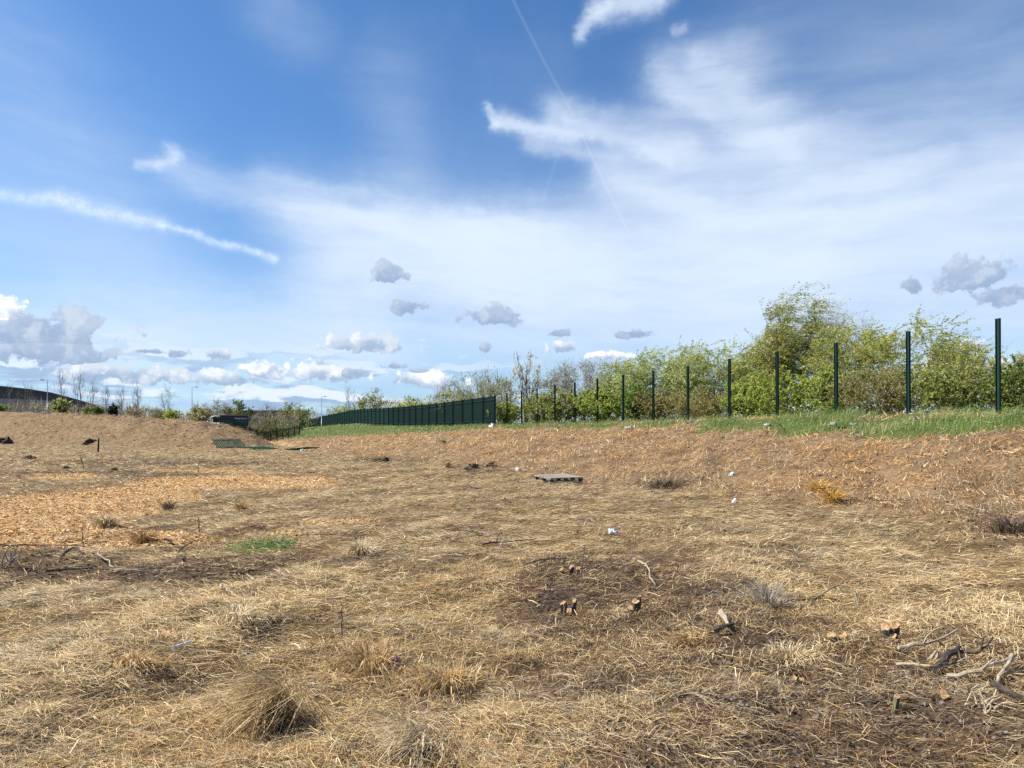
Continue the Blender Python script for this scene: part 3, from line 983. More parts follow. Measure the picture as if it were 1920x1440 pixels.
GR_B = 'trees and bushes behind the row of posts'
PLANTS = [
    ('willow_tree', 'tall windswept yellow-green tree with twin plumes, highest of the row behind the posts', 'tree', 1478, 128, 542, 40, st(BIRCH, stems=3, low=.3, wind=.95), 1),
    ('willow_tree', 'yellow-green tree at the foot of the tall plumed tree, left of the fourth post', 'tree', 1440, 100, 610, 41, st(WILLOW, leaves=13000, twigs=700), 67),
    ('willow_tree', 'broad leafy willow behind the second post from the right', 'tree', 1700, 250, 588, 33, WILLOW, 2),
    ('willow_tree', 'leafy willow filling the gap between the tall plumed tree and the broad one', 'tree', 1580, 170, 600, 37, st(WILLOW, leaves=17000), 3),
    ('willow_tree', 'pale silvery-green windblown willow behind the fifth and sixth posts from the right', 'tree', 1330, 180, 640, 45, st(WILLOW, pal=SIL), 4),
    ('willow_tree', 'pale green windblown willow behind the seventh and eighth posts from the right', 'tree', 1220, 170, 655, 48, st(WILLOW, pal=SIL, leaves=19000), 5),
    ('bare_tree', 'thin nearly leafless tree with its twigs poking out beside the tall plumed tree', 'tree', 1570, 110, 575, 45, st(TWIG, leaves=900, twigs=1500, stems=5), 6),
    ('young_tree', 'sparse pale tree seen behind the rightmost post', 'tree', 1845, 120, 652, 44, st(TWIG, leaves=3000, pal=SIL, wind=.4, twigs=1500), 7),
    ('young_tree', 'sparse leafy tree at the right edge of the picture', 'tree', 1930, 120, 655, 38, st(WILLOW, leaves=6000, twigs=1000), 8),
    ('twiggy_tree', 'rounded grey twiggy tree with few leaves behind the middle of the post row', 'tree', 1085, 150, 668, 60, st(TWIG, twigs=2600, leaves=3000), 9),
    ('sallow_tree', 'sparse round olive tree rising behind the end of the solid fence', 'tree', 890, 150, 692, 85, st(TWIG, leaves=6500, low=.05), 10),
    ('blossom_tree', 'upright narrow tree with pale blossom along its bare stems', 'tree', 987, 62, 660, 66, dict(stems=14, limbs=26, twigs=170, leaves=3800, ls=.034, lw=.8, leafy=.9, pal=[(.66, .56, .46), (.80, .72, .64), (.42, .31, .23)], wind=0, low=.3, wood='bark', upright=True, tw=(.3, .8), stemr=.05, full=.3, basespread=.12), 11),
    ('willow_tree', 'leafy yellow-green willow just left of the tall plumed tree', 'tree', 1400, 130, 640, 44, st(WILLOW, leaves=15000, twigs=900), 61),
    ('willow_tree', 'pale willow crown between the sixth and seventh posts from the right', 'tree', 1275, 130, 645, 50, st(WILLOW, pal=SIL, leaves=13000, twigs=800), 62),
    ('willow_tree', 'low pale willow crown behind the eighth post from the right', 'tree', 1160, 120, 672, 55, st(WILLOW, pal=SIL, leaves=12000, twigs=800), 63),
    ('willow_tree', 'yellow-green willow crown between the two rightmost posts', 'tree', 1785, 110, 628, 36, st(WILLOW, leaves=13000, twigs=800), 64),
    ('sallow_tree', 'olive sparse tree just right of the blossom tree', 'tree', 1025, 100, 700, 68, st(TWIG, leaves=7000, twigs=900), 65),
    ('sallow_tree', 'olive sparse tree left of the blossom tree behind the fence end', 'tree', 938, 80, 712, 82, st(TWIG, leaves=7000, twigs=900), 66),
    ('hawthorn_bush', 'bright yellow-green bush behind the fourth post from the right', 'bush', 1480, 190, 690, 36, HAW, 12),
    ('hawthorn_bush', 'bright green bush between the fourth and fifth posts from the right', 'bush', 1405, 110, 705, 40, HAW, 13),
    ('hawthorn_bush', 'green bush just left of the third post from the right', 'bush', 1555, 110, 690, 33.5, st(HAW, leaves=14000), 14),
    ('bramble_bush', 'large brown twiggy bush behind the second post from the right', 'bush', 1645, 190, 690, 29.5, st(BROWN, leaves=17000), 15),
    ('hawthorn_bush', 'olive green bush between the two rightmost posts', 'bush', 1785, 170, 680, 28, st(HAW, pal=OL, leaves=19000), 16),
    ('hawthorn_bush', 'green bush at the right edge beside the rightmost post', 'bush', 1905, 150, 680, 26, st(HAW, leaves=18000, pal=[(.17, .22, .05), (.25, .28, .07), (.09, .13, .03)]), 17),
    ('bramble_bush', 'brown leafless bush behind the sixth post from the right', 'bush', 1320, 140, 728, 42, BROWN, 18),
    ('bramble_bush', 'brownish green bush behind the seventh post from the right', 'bush', 1240, 120, 728, 45, BROWN, 19),
    ('hawthorn_bush', 'dark green bush between the seventh and eighth posts from the right', 'bush', 1195, 64, 718, 46, st(HAW, pal=DG, leaves=9000, twigs=500), 20),
    ('hawthorn_bush', 'light green bush behind the eighth and ninth posts from the right', 'bush', 1135, 130, 715, 50, HAW, 21),
    ('hawthorn_bush', 'olive bush behind the tenth and eleventh posts from the right', 'bush', 1055, 110, 722, 57, st(HAW, pal=OL, leaves=14000), 22),
    ('hawthorn_bush', 'olive brown bush just right of the blossom tree', 'bush', 1012, 70, 735, 63, st(BROWN, pal=OL), 23),
    ('hawthorn_bush', 'low bright green bush beside the end of the solid fence', 'bush', 950, 66, 752, 71, st(HAW, leaves=9000, twigs=600), 24),
    ('sallow_tree', 'low light green bush showing over the middle of the solid fence', 'bush', 790, 110, 742, 118, st(FAR, pal=YG), 25),
    ('sallow_tree', 'rounded olive tree standing alone behind the solid fence', 'tree', 697, 84, 727, 150, st(FAR, leaves=4200, leafy=.7, twigs=1100), 26),
    ('sallow_tree', 'pale green bush over the far part of the solid fence', 'bush', 640, 60, 757, 190, st(FAR, pal=SIL, leaves=3000), 27),
    ('sallow_tree', 'light green bush at the foot of the round olive tree', 'bush', 850, 80, 728, 98, st(FAR, pal=YG, leaves=4200), 28),
    ('thorn_tree', 'rounded dark olive tree just left of the far end of the solid fence', 'tree', 553, 70, 754, 165, st(FAR, leaves=5600), 29),
    ('thorn_tree', 'dense green tree behind the green signboard', 'tree', 445, 62, 750, 138, st(FAR, pal=DG, leaves=5600), 30),
    ('thorn_tree', 'sparse twiggy tree left of the green signboard', 'tree', 405, 50, 745, 136, st(TWIG, leaves=900, twigs=900, stems=5, limbs=50), 31),
    ('thorn_tree', 'brown bush between the tall lamp post and the signboard', 'bush', 372, 54, 762, 128, st(FAR, pal=BRN, leaves=2600), 32),
    ('thorn_tree', 'bare brown tree between the signboard and the round dark olive tree', 'tree', 500, 44, 752, 140, st(TWIG, leaves=500, twigs=700, stems=4, limbs=40), 33),
    ('thorn_tree', 'green shrub in front of the bare brown tree right of the signboard', 'bush', 505, 50, 778, 146, st(FAR, pal=DG, leaves=3600), 34),
    ('bare_tree', 'bare pale tree in front of the grey warehouse, leftmost in the picture', 'tree', 22, 26, 722, 125, BARE, 35),
    ('bare_tree', 'bare pale tree in front of the grey warehouse, just left of the lamp post', 'tree', 50, 28, 718, 125, BARE, 36),
    ('bare_tree', 'tall bare tree just right of the leftmost lamp post', 'tree', 115, 26, 702, 120, BARE, 37),
    ('bare_tree', 'tallest bare tree behind the mound', 'tree', 147, 30, 697, 120, BARE, 38),
    ('bare_tree', 'thin bare tree right of the tallest bare one', 'tree', 172, 24, 716, 124, BARE, 39),
    ('bare_tree', 'spindly bare tree at the low end of the warehouse roof', 'tree', 197, 18, 722, 126, BARE, 40),
    ('bare_tree', 'spindly bare tree third right of the warehouse roof end', 'tree', 226, 18, 728, 128, BARE, 41),
    ('bare_tree', 'slender bare tree with two leaning tops behind the mound', 'tree', 256, 20, 722, 128, BARE, 42),
    ('bare_tree', 'lone bare tree with a rounded twiggy head left of the middle lamp post', 'tree', 313, 26, 726, 124, st(BARE, twigs=160, upright=False, stems=4, wind=0), 43),
    ('bare_tree', 'faint bare tree standing behind the round olive tree by the solid fence', 'tree', 655, 24, 722, 200, BARE, 44),
    ('thorn_tree', 'green shrub at the foot of the tall bare trees', 'bush', 112, 44, 745, 116, st(FAR, pal=OL, leaves=2800), 45),
    ('thorn_tree', 'low green shrub under the end of the warehouse roof', 'bush', 172, 40, 762, 114, st(FAR, pal=DG, leaves=2400), 46),
    ('thorn_tree', 'small dark evergreen shrub behind the mound', 'bush', 213, 18, 757, 116, st(FAR, pal=[(.02, .035, .015), (.035, .055, .02), (.012, .02, .01)], leaves=1800, twigs=300), 47),
    ('thorn_tree', 'dark brown bush behind the mound under the two leaning tops', 'bush', 250, 40, 764, 118, st(BROWN, leaves=1600, twigs=700), 48),
    ('thorn_tree', 'low bright green bush behind the mound left of the middle lamp post', 'bush', 322, 34, 768, 114, st(FAR, pal=YB, leaves=2000), 49),
    ('thorn_tree', 'low brown bush at the foot of the lone bare tree', 'bush', 295, 34, 765, 118, st(BROWN, leaves=1500, twigs=700), 50),
    ('thorn_tree', 'low green bush at the very left above the mound', 'bush', -6, 36, 758, 116, st(FAR, pal=DG, leaves=1800), 51),
    ('bramble_hedge', 'long low green hedge behind the dark boundary fence', 'hedge', 500, 110, 790, 142, st(HAW, leaves=8000, pal=OL, ls=.05, hug=False), 52),
]
for (nm, lab, cat, px, w, top, dep, sty, seed) in PLANTS:
    make_plant(nm, lab, cat, px, w, top, dep, sty, seed)



def build_undergrowth(n=30000):
    y = np.exp(rng.uniform(math.log(14), math.log(85), n))
    back = rng.uniform(2.6, 9, n) * np.interp(y, [14, 40, 80], [.8, 1, 1.3])
    x = fence_x(y) + back
    z = height(x, y)
    top = np.interp(fbm(x * .6, y * .6, 3, 121), [.3, .7], [.5, 2.3])
    h = rng.random(n) ** .8 * top
    pal = np.array([(.22, .27, .06), (.34, .38, .10), (.12, .155, .04), (.22, .155, .09)])
    tone = fbm(x * .8, y * .8, 2, 123)
    W = np.stack([np.full(n, .4), .2 + .6 * sst(.45, .65, tone), np.full(n, .35), .15 + .5 * sst(.55, .4, tone)], 1)
    col = pick(pal, W, n) * rng.uniform(.75, 1.2, (n, 1))
    s_ = rng.uniform(.03, .075, n) * (y / 30) ** .5
    V, Q, c = flakes(x, y, z + h, s_, s_ * .6, col, 1.2)
    link('undergrowth', mesh_np('undergrowth', V, Q, None, c), M['leaf'], kind='stuff', label='tangled low green and brown undergrowth between the bushes behind the posts', category='undergrowth')


build_undergrowth()


def build_scrub():
    """the soft band of bare scrub along the far side of the field"""
    n = 18000
    px = np.concatenate([rng.uniform(150, 560, 9000), rng.uniform(-60, 150, 2500), rng.uniform(575, 960, 6500)])
    d = np.where(px < 560, rng.uniform(128, 160, n), np.interp(px, [560, 640, 700, 800, 880, 960], [200, 190, 160, 125, 100, 84]) + rng.uniform(0, 14, n))
    x = (px - 960) / F * d
    z = height(x, d)
    line = np.interp(px, [-60, 0, 150, 200, 300, 400, 560, 600, 667, 737, 800, 863, 927, 960], [757, 757, 762, 764, 768, 766, 772, 772, 752, 748, 737, 722, 712, 706])
    rise = EYE + (HOR - line) / F * d - z
    up = rise + np.interp(vnoise(px * .035, 0 * px + .5, 131) * .6 + .4 * vnoise(px * .13, 0 * px, 133), [.2, .85], [-1.0, 2.0])
    twig = rng.random(n) < .5
    h = rng.random(n) ** .55 * up
    pal = np.array([(.24, .18, .13), (.33, .27, .20), (.15, .11, .08)])
    k = int(twig.sum())
    az = rng.uniform(0, 2 * math.pi, k)
    V, T, c = spikes(np.stack([x, d, z + h * .8], 1)[twig], az, rng.uniform(.8, 2.2, k), rng.uniform(.9, 1.5, k), np.full(k, .05), pick(pal, np.ones((k, 3)), k) * rng.uniform(.7, 1.2, (k, 1)))
    lf = ~twig
    k = int(lf.sum())
    pal = np.array([(.24, .25, .09), (.16, .17, .06), (.28, .21, .11), (.33, .33, .12)])
    tone = vnoise(px[lf] * .03, 0 * px[lf] + 3, 135)
    W = np.stack([.3 + 0 * tone, .4 + 0 * tone, .2 + .8 * sst(.5, .3, tone), .1 + .8 * sst(.5, .7, tone)], 1)
    sz = rng.uniform(.09, .22, k)
    V2, Q2, c2 = flakes(x[lf], d[lf], (z + h * .85)[lf], sz, sz * .6, pick(pal, W, k) * rng.uniform(.7, 1.2, (k, 1)), 1.2)
    link('far_scrub', mesh_np('far_scrub', np.concatenate([V, V2]), Q2 + len(V), T, np.concatenate([c, c2])), M['leaf'], kind='stuff', label='soft band of bare brown and olive scrub along the far edge of the field', category='scrub')


build_scrub()

# ------------------------------------------------------------------ fence posts and palisade fence
FDIR = math.atan2(1, -.357)


def prism(poly, h, top_cut=0.0):
    n = len(poly)
    V = [(x, y, 0) for x, y in poly] + [(x, y, h) for x, y in poly]
    Q = [(i, (i + 1) % n, n + (i + 1) % n, n + i) for i in range(n)]
    return V, Q, [tuple(range(n))[::-1], tuple(range(n, 2 * n))]


def ngon_mesh(name, V, F_):
    me = bpy.data.meshes.new(name)
    me.from_pydata([tuple(v) for v in V], [], [tuple(int(i) for i in f) for f in F_])
    me.update()
    return me


def ibeam(name, h, fw=.09, dp=.125, tk=.011):
    a, b, c = fw / 2, dp / 2, tk / 2
    poly = [(-a, -b), (a, -b), (a, -b + tk), (c, -b + tk), (c, b - tk), (a, b - tk), (a, b), (-a, b), (-a, b - tk), (-c, b - tk), (-c, -b + tk), (-a, -b + tk)]
    V, Q, N_ = prism(poly, h)
    return ngon_mesh(name, V, Q + N_)


ORD = ['rightmost', 'second', 'third', 'fourth', 'fifth', 'sixth', 'seventh', 'eighth', 'ninth', 'tenth', 'eleventh', 'twelfth', 'thirteenth', 'fourteenth']
POSTS = [(1872, 597), (1703.5, 621), (1568, 643), (1457.5, 659), (1367.5, 673), (1290, 686), (1225, 695), (1168.5, 703), (1120.5, 710), (1078, 717), (1040.5, 722), (1007.5, 728), (978, 733), (950.5, 737)]
for i, (px, top) in enumerate(POSTS):
    y = 23.03 / ((px - 960) / F + .357)
    x = (px - 960) / F * y
    zb = hz(x, y)
    H = EYE + (HOR - top) / F * y - zb
    lab = ('rightmost and tallest looking bare dark green steel fence post in the grass' if i == 0 else 'bare dark green steel fence post, %s from the right of the open row' % ORD[i])
    o = tag(link('fence_post', ibeam('fence_post', H + .3), M['green_steel'], None, (x, y, zb - .3)), lab, 'fence post', 'bare fence posts on the bank')
    o.rotation_euler = (R(random.uniform(-.3, .3)), R(random.uniform(-.3, .3)), FDIR - math.pi / 2 + R(random.uniform(-4, 4)))


def pale_mesh(name, h, w=.112, d=.035):
    poly = [(-.5 * w, 0), (-.28 * w, -d), (0, -.35 * d), (.28 * w, -d), (.5 * w, 0), (.26 * w, -d + .014), (0, -.35 * d + .014), (-.26 * w, -d + .014)]
    n = len(poly)
    V = [(x, y, 0) for x, y in poly] + [(x, y, h - .07 * abs(x) / (.5 * w)) for x, y in poly]
    Q = [(i, (i + 1) % n, n + (i + 1) % n, n + i) for i in range(n)]
    return V, Q


def build_fence():
    ys = [69.0]
    while ys[-1] < 309:
        ys.append(ys[-1] + 3.08)
    ys = np.array(ys)
    xs = np.interp(ys, FY, FX)
    zb = height(xs, ys)
    zb = np.convolve(np.pad(zb, 2, mode='edge'), np.ones(5) / 5, 'valid')
    root = thing('palisade_fence', 'long dark green steel palisade fence running along the bank into the distance', 'fence', (xs[0], ys[0], zb[0]))
    r0 = np.array([xs[0], ys[0], zb[0]])
    post = ibeam('fence_post_far', 3.42)
    post.materials.append(M['green_steel'])
    V, Q = boxes([(.5, 0, 0, 1, .05, .055)])
    rail = ngon_mesh('fence_rail', V, Q); rail.materials.append(M['green_steel'])
    PH = 2.72
    V, Q = pale_mesh('pale', PH)
    pale = ngon_mesh('fence_pale', V, Q); pale.materials.append(M['green_steel'])
    PV = np.array(V); PQ = np.array(Q)
    cnt = 0; SV = []; SQ = []; off = 0
    for i in range(len(ys)):
        o = link('post', post, None, root, (xs[i] - r0[0] - .06, ys[i] - r0[1] - .03, zb[i] - .35 - r0[2]))
        o.rotation_euler = (0, 0, FDIR - math.pi / 2)
        if i == len(ys) - 1:
            break
        a = np.array([xs[i], ys[i], zb[i]]); b = np.array([xs[i + 1], ys[i + 1], zb[i + 1]])
        d = b - a; L = np.linalg.norm(d); yaw = math.atan2(d[1], d[0]); pit = -math.atan2(d[2], math.hypot(d[0], d[1]))
        for hh in (.52, 2.58):
            o = link('rail', rail, None, root, tuple(a + (0, 0, hh) - r0))
            o.rotation_euler = (0, pit, yaw); o.scale = (L, 1, 1)
        nrm = np.array([math.sin(yaw), -math.cos(yaw), 0])   # away from the field
        m = int(L / .158)
        for k in range(m):
            f = (k + .5) / m
            p = a + d * f + nrm * .05 + (0, 0, .24)
            if cnt < 300:
                o = link('pale', pale, None, root, tuple(p - r0)); o.rotation_euler = (0, 0, yaw); cnt += 1
            else:
                c, s = math.cos(yaw), math.sin(yaw)
                W = PV.copy(); W[:, 0], W[:, 1] = PV[:, 0] * c - PV[:, 1] * s, PV[:, 0] * s + PV[:, 1] * c
                SV.append(W + (p - r0)); SQ.append(PQ + off); off += len(PV)
    link('distant_pales', mesh_np('distant_pales', np.concatenate(SV), np.concatenate(SQ)), M['green_steel'], root, kind='stuff')


build_fence()


def panel_thing(label, loc, rot, w=2.6, h=2.2, npale=16):
    root = thing('dumped_palisade', label, 'fence panel', loc, 'dumped palisade panels by the mound')
    root.rotation_euler = rot
    V, Q = pale_mesh('panel_pale', h)
    V = [(x * .95, y, z) for x, y, z in V]
    pm = ngon_mesh('panel_pale', V, Q); pm.materials.append(M['panel_green'])
    V, Q = boxes([(0, .022, 0, w, .04, .05)])
    rm = ngon_mesh('panel_rail', V, Q); rm.materials.append(M['panel_green'])
    for k in range(npale):
        link('pale', pm, None, root, (-w / 2 + (k + .5) * w / npale, 0, 0))
    for zz in (.25, h - .35):
        link('rail', rm, None, root, (0, 0, zz))
    return root


gx, gy, gz = ground_at(434, 841)
panel_thing('dumped green palisade panel leaning on the right end of the mound', (gx, gy + .1, gz + .05), (R(-66), 0, R(38)), 2.8, 2.2, 16)
gx, gy, gz = ground_at(500, 845)
panel_thing('green palisade panel lying edge-on at the foot of the mound beside the track', (gx, gy, gz + .14), (R(-86), R(0), R(50)), 2.4, 2.2, 15)
gx, gy, gz = ground_at(535, 846)
panel_thing('green palisade panel lying flat at the foot of the grassy bank', (gx + .4, gy, gz + .12), (R(-86), R(0), R(-48)), 2.4, 2.2, 15)


# dark boundary fence at the end of the track
def build_boundary():
    a = np.array([(440 - 960) / F * 106, 106.0]); b = np.array([(562 - 960) / F * 132, 132.0])
    n = 10
    root = thing('boundary_fence', 'dark low boundary fence closing the end of the sandy track', 'fence', (a[0], a[1], hz(*a)))
    z0 = root.location.z
    V, Q = pale_mesh('dark_pale', 1.75, .075, .025)
    pm = ngon_mesh('dark_pale', V, Q); pm.materials.append(M['green_steel'])
    d = b - a; L = np.linalg.norm(d); yaw = math.atan2(d[1], d[0])
    post = ibeam('boundary_post', 1.95); post.materials.append(M['green_steel'])
    V, Q = boxes([(.5, 0, 0, 1, .05, .05)])
    rm = ngon_mesh('boundary_rail', V, Q); rm.materials.append(M['green_steel'])
    for i in range(n + 1):
        p = a + d * i / n
        o = link('post', post, None, root, (p[0] - a[0], p[1] - a[1], hz(*p) - z0 - .1)); o.rotation_euler.z = yaw
    for i in range(n):
        p = a + d * i / n; q = a + d * (i + 1) / n
        zp, zq = hz(*p), hz(*q)
        for hh in (.3, 1.5):
            o = link('rail', rm, None, root, (p[0] - a[0], p[1] - a[1], zp - z0 + hh)); o.scale = (L / n, 1, 1); o.rotation_euler = (0, -math.atan2(zq - zp, L / n), yaw)
        for k in range(11):
            f = (k + .5) / 11
            pp = p + (q - p) * f
            o = link('pale', pm, None, root, (pp[0] - a[0], pp[1] - a[1] + .06, zp + (zq - zp) * f - z0 + .08)); o.rotation_euler.z = yaw


build_boundary()


# ------------------------------------------------------------------ sign, lamps, buildings
def build_sign():
    y = 112.0
    x0, x1 = (414 - 960) / F * y, (465 - 960) / F * y
    zt, zb = EYE + (HOR - 779) / F * y, EYE + (HOR - 798.5) / F * y
    cx = (x0 + x1) / 2; w = x1 - x0; g0 = hz(cx, y)
    root = thing('signboard', 'dark green advertising board with pale lettering beyond the end of the mound', 'signboard', (cx, y, g0), None, R(4))
    V, Q = boxes([(0, 0, (zt + zb) / 2 - g0, w, .10, zt - zb)])
    link('board', ngon_mesh('sign_board', V, Q), M['sign_green'], root)
    V, Q = boxes([(0, -.06, zt - g0 - .38, w * .98, .02, .70)])
    link('header', ngon_mesh('sign_header', V, Q), M['sign_dark'], root)
    V, Q = boxes([(0, -.03, zt - g0 + .04, w + .1, .2, .08)])
    link('top_trim', ngon_mesh('sign_trim', V, Q), M['bark_pale'], root)
    V, Q = boxes([(-w / 2 - .05, -.02, (zt + zb) / 2 - g0, .1, .16, zt - zb)])
    link('side_trim', ngon_mesh('sign_side', V, Q), M['bark'], root)
    V, Q = boxes([(0, -.03, zb - g0 - .03, w, .16, .06)])
    link('bottom_trim', ngon_mesh('sign_bottom', V, Q), M['bark_pale'], root)
    for sx in (-.4, 0, .4):
        V, Q = boxes([(sx * w, .12, (zt - g0 - .2) / 2 - .3, .12, .12, zt - g0 + .4)])
        link('post', ngon_mesh('sign_post', V, Q), M['bark_dark'], root)
    # the pale lettering is too small in the photograph to read: upright strokes of letter size
    rr = random.Random(3)
    bs = []; xx = .02 * w
    for hgt, wd in ((.30, .16), (.30, .1), (.2, .13), (.2, .12), (.3, .12), (.2, .13), (.2, .09), (.26, .08), (.2, .12), (.2, .13), (.28, .12)):
        bs.append((xx, -.085, zt - g0 - .60 + hgt / 2, .035, .01, hgt)); bs.append((xx + wd * .75, -.085, zt - g0 - .60 + hgt * .45, .03, .01, hgt * .9))
        bs.append((xx + wd * .38, -.085, zt - g0 - .60 + hgt * rr.choice([.1, .5, .92]), wd * .6, .01, .035))
        xx += wd + .055
    V, Q = boxes(bs)
    link('lettering', ngon_mesh('sign_lettering', V, Q), M['white'], root)
    bs = []; xx = 0.0
    for k in range(12):
        wd = rr.uniform(.06, .14)
        bs.append((xx + wd / 2, -.06, zt - g0 - .92, wd, .01, .06)); xx += wd + .04
    V, Q = boxes(bs)
    link('small_lettering', ngon_mesh('sign_small_lettering', V, Q), M['clad_grey'], root)
    # arched grey hood on the left
    y = 108.0
    xa = (398 - 960) / F * y
    g1 = hz(xa, y)
    t = np.linspace(0, math.pi * .55, 7)
    pts = [(-.2, 0, 0), (-.2, 0, 2.2)] + [(-.2 + .9 * (1 - math.cos(q)) * .9, 0, 2.2 + .75 * math.sin(q)) for q in t[1:]]
    zs = EYE + (HOR - 780) / F * y - g1
    P = np.array([[(p[0], p[1], p[2] / 2.95 * zs) for p in pts]])
    V, Q = tubes(P, np.full((1, len(pts)), .07), 8)
    hb = thing('pipe_arch', 'pale curved pipe arch poking over the mound left of the signboard', 'pipe', (xa, y, g1))
    link('pipe', mesh_np('pipe_arch', V, Q, smooth=True), M['galv'], hb)
    V, Q = boxes([(.55, .1, zs - .55, 1.0, .08, .8)])
    link('cover', ngon_mesh('pipe_cover', V, Q), M['black'], hb)


build_sign()


def lamp(label, px, top, depth, side=1):
    x = (px - 960) / F * depth; g0 = hz(x, depth)
    H = EYE + (HOR - top) / F * depth - g0
    root = thing('street_lamp', label, 'street lamp', (x, depth, g0), 'street lamps beyond the field')
    z = np.array([0, 1.2, 1.21, H * .6, H - .25, H])
    P = np.zeros((1, 6, 3)); P[0, :, 2] = z
    V, Q = tubes(P, np.array([[.09, .09, .07, .055, .045, .04]]), 8)
    link('column', mesh_np('lamp_column', V, Q, smooth=True), M['galv'], root)
    P = np.array([[(0, 0, H - .05), (.25 * side, 0, H + .04), (.55 * side, 0, H + .06)]])
    V, Q = tubes(P, np.array([[.045, .04, .035]]), 6)
    link('arm', mesh_np('lamp_arm', V, Q, smooth=True), M['galv'], root)
    V, Q = boxes([(.82 * side, 0, H + .06, .55, .22, .11), (.82 * side, 0, H - .01, .4, .16, .04)])
    link('lamp_head', ngon_mesh('lamp_head', V, Q), M['galv'], root)


lamp('grey street lamp in front of the warehouse, leftmost of three', 89, 713, 116, -1)
lamp('grey street lamp behind the mound left of the signboard', 360, 726, 130, 1)
lamp('faint grey street lamp behind the far end of the green fence', 603, 744, 160, 1)


def warehouse(name, label, pts, depth, back, split, x_wall):
    """gable wall from roofline points (px, py) with a grey lower cladding and a dark upper band, roof running back"""
    P = [((px - 960) / F * depth, EYE + (HOR - py) / F * depth) for px, py in pts]
    root = thing(name, label, 'building', (P[0][0], depth, 0))
    ox = P[0][0]
    n = len(P)
    low = [EYE + (HOR - s) / F * depth for s in split]
    # panels of lower wall, each its own piece
    V = []; Fc = []
    for i in range(n - 1):
        k = len(V)
        (xa, za), (xb, zb) = P[i], P[i + 1]
        V += [(xa - ox, 0, low[i]), (xb - ox, 0, low[i + 1]), (xb - ox, 0, zb), (xa - ox, 0, za)]
        Fc.append((k, k + 1, k + 2, k + 3))
    link('upper_wall', ngon_mesh('warehouse_upper_wall', V, Fc), M['clad_dark'], root)
    V = []; Fc = []
    for i in range(n - 1):
        (xa, _), (xb, _) = P[i], P[i + 1]
        m = max(1, int(abs(xb - xa) / 1.0))
        for j in range(m):
            f0, f1 = j / m, (j + 1) / m
            xs0, xs1 = xa + (xb - xa) * f0, xa + (xb - xa) * f1
            h0, h1 = low[i] + (low[i + 1] - low[i]) * f0, low[i] + (low[i + 1] - low[i]) * f1
            k = len(V)
            V += [(xs0 - ox, -.05, -1), (xs1 - .12 - ox, -.05, -1), (xs1 - .12 - ox, -.05, h1), (xs0 - ox, -.05, h0), (xs1 - ox, .02, -1), (xs1 - ox, .02, h1)]
            Fc += [(k, k + 1, k + 2, k + 3), (k + 1, k + 4, k + 5, k + 2)]
    link('lower_wall', ngon_mesh('warehouse_lower_wall', V, Fc), M['clad_grey'], root)
    V = []; Fc = []
    for i in range(n):
        xb = P[i][0] + min(P[i][0] * back / depth, -.3 * back) - ox
        V += [(P[i][0] - ox, -.6, P[i][1] + .25), (xb, back, P[i][1] + .25), (P[i][0] - ox, -.6, P[i][1] - .25), (xb, back, P[i][1] - .25)]
    for i in range(n - 1):
        a, b = 4 * i, 4 * i + 4
        Fc += [(a, b, b + 1, a + 1), (a, a + 2, b + 2, b), (a + 2, a + 3, b + 3, b + 2)]
    k = 4 * (n - 1)
    Fc.append((k, k + 2, k + 3, k + 1))
    link('roof', ngon_mesh('warehouse_roof', V, Fc), M['clad_dark'], root)
    xe = P[-1][0] - ox
    xb = P[-1][0] + min(P[-1][0] * back / depth, -.3 * back) - ox
    V = [(xe, 0, -1), (xb, back, -1), (xb, back, P[-1][1] - .2), (xe, 0, P[-1][1] - .2)]
    link('side_wall', ngon_mesh('warehouse_side_wall', V, [(0, 1, 2, 3)]), M['clad_dark'], root)
    return root


warehouse('warehouse', 'large grey warehouse with dark curved roof at the left edge', [(-420, 700), (-250, 704), (-100, 712), (0, 725), (55, 731), (100, 738), (145, 750), (205, 768)], 190, 60, [735, 738, 742, 747, 749, 752, 762, 776], 0)
warehouse('warehouse', 'dark flat roofed building behind the trees right of the signboard', [(430, 771), (480, 771), (530, 771), (580, 771)], 230, 40, [779, 779, 779, 779], 0)


# ------------------------------------------------------------------ things lying on the field
def build_pallet():
    gx, gy, gz = ground_at(1048, 907)
    root = thing('pallet', 'weathered grey wooden pallet lying at the foot of the bank', 'pallet', (gx, gy + .35, hz(gx, gy + .35) + .05), None, R(28))
    root.rotation_euler.x = R(3.0)
    W, D = 1.2, 1.0

    def part(nm, bs):
        V, Q = boxes(bs); return link(nm, ngon_mesh(nm, V, Q), M['pallet'], root)
    top = ngon_mesh('pallet_top_board', *boxes([(0, 0, 0, W, .105, .022)])); top.materials.append(M['pallet'])
    blk = ngon_mesh('pallet_block', *boxes([(0, 0, 0, .12, .1, .085)])); blk.materials.append(M['bark_dark'])  # blocks take the dark bark tone to paint the shade under the boards
    for k in range(7):
        o = link('top_board', top, None, root, (random.uniform(-.012, .012), -D / 2 + .055 + k * (D - .11) / 6, .155 + random.uniform(0, .003)))
        o.rotation_euler.z = R(random.uniform(-.8, .8))
    for k in (-1, 0, 1):
        part('stringer_board', [(k * (W / 2 - .06), 0, .132, .11, D, .02)])
        for j in (-1, 0, 1):
            link('block', blk, None, root, (k * (W / 2 - .06), j * (D / 2 - .055), .079))
        part('bottom_board', [(0, k * (D / 2 - .055), .026, W, .10, .02)])


build_pallet()


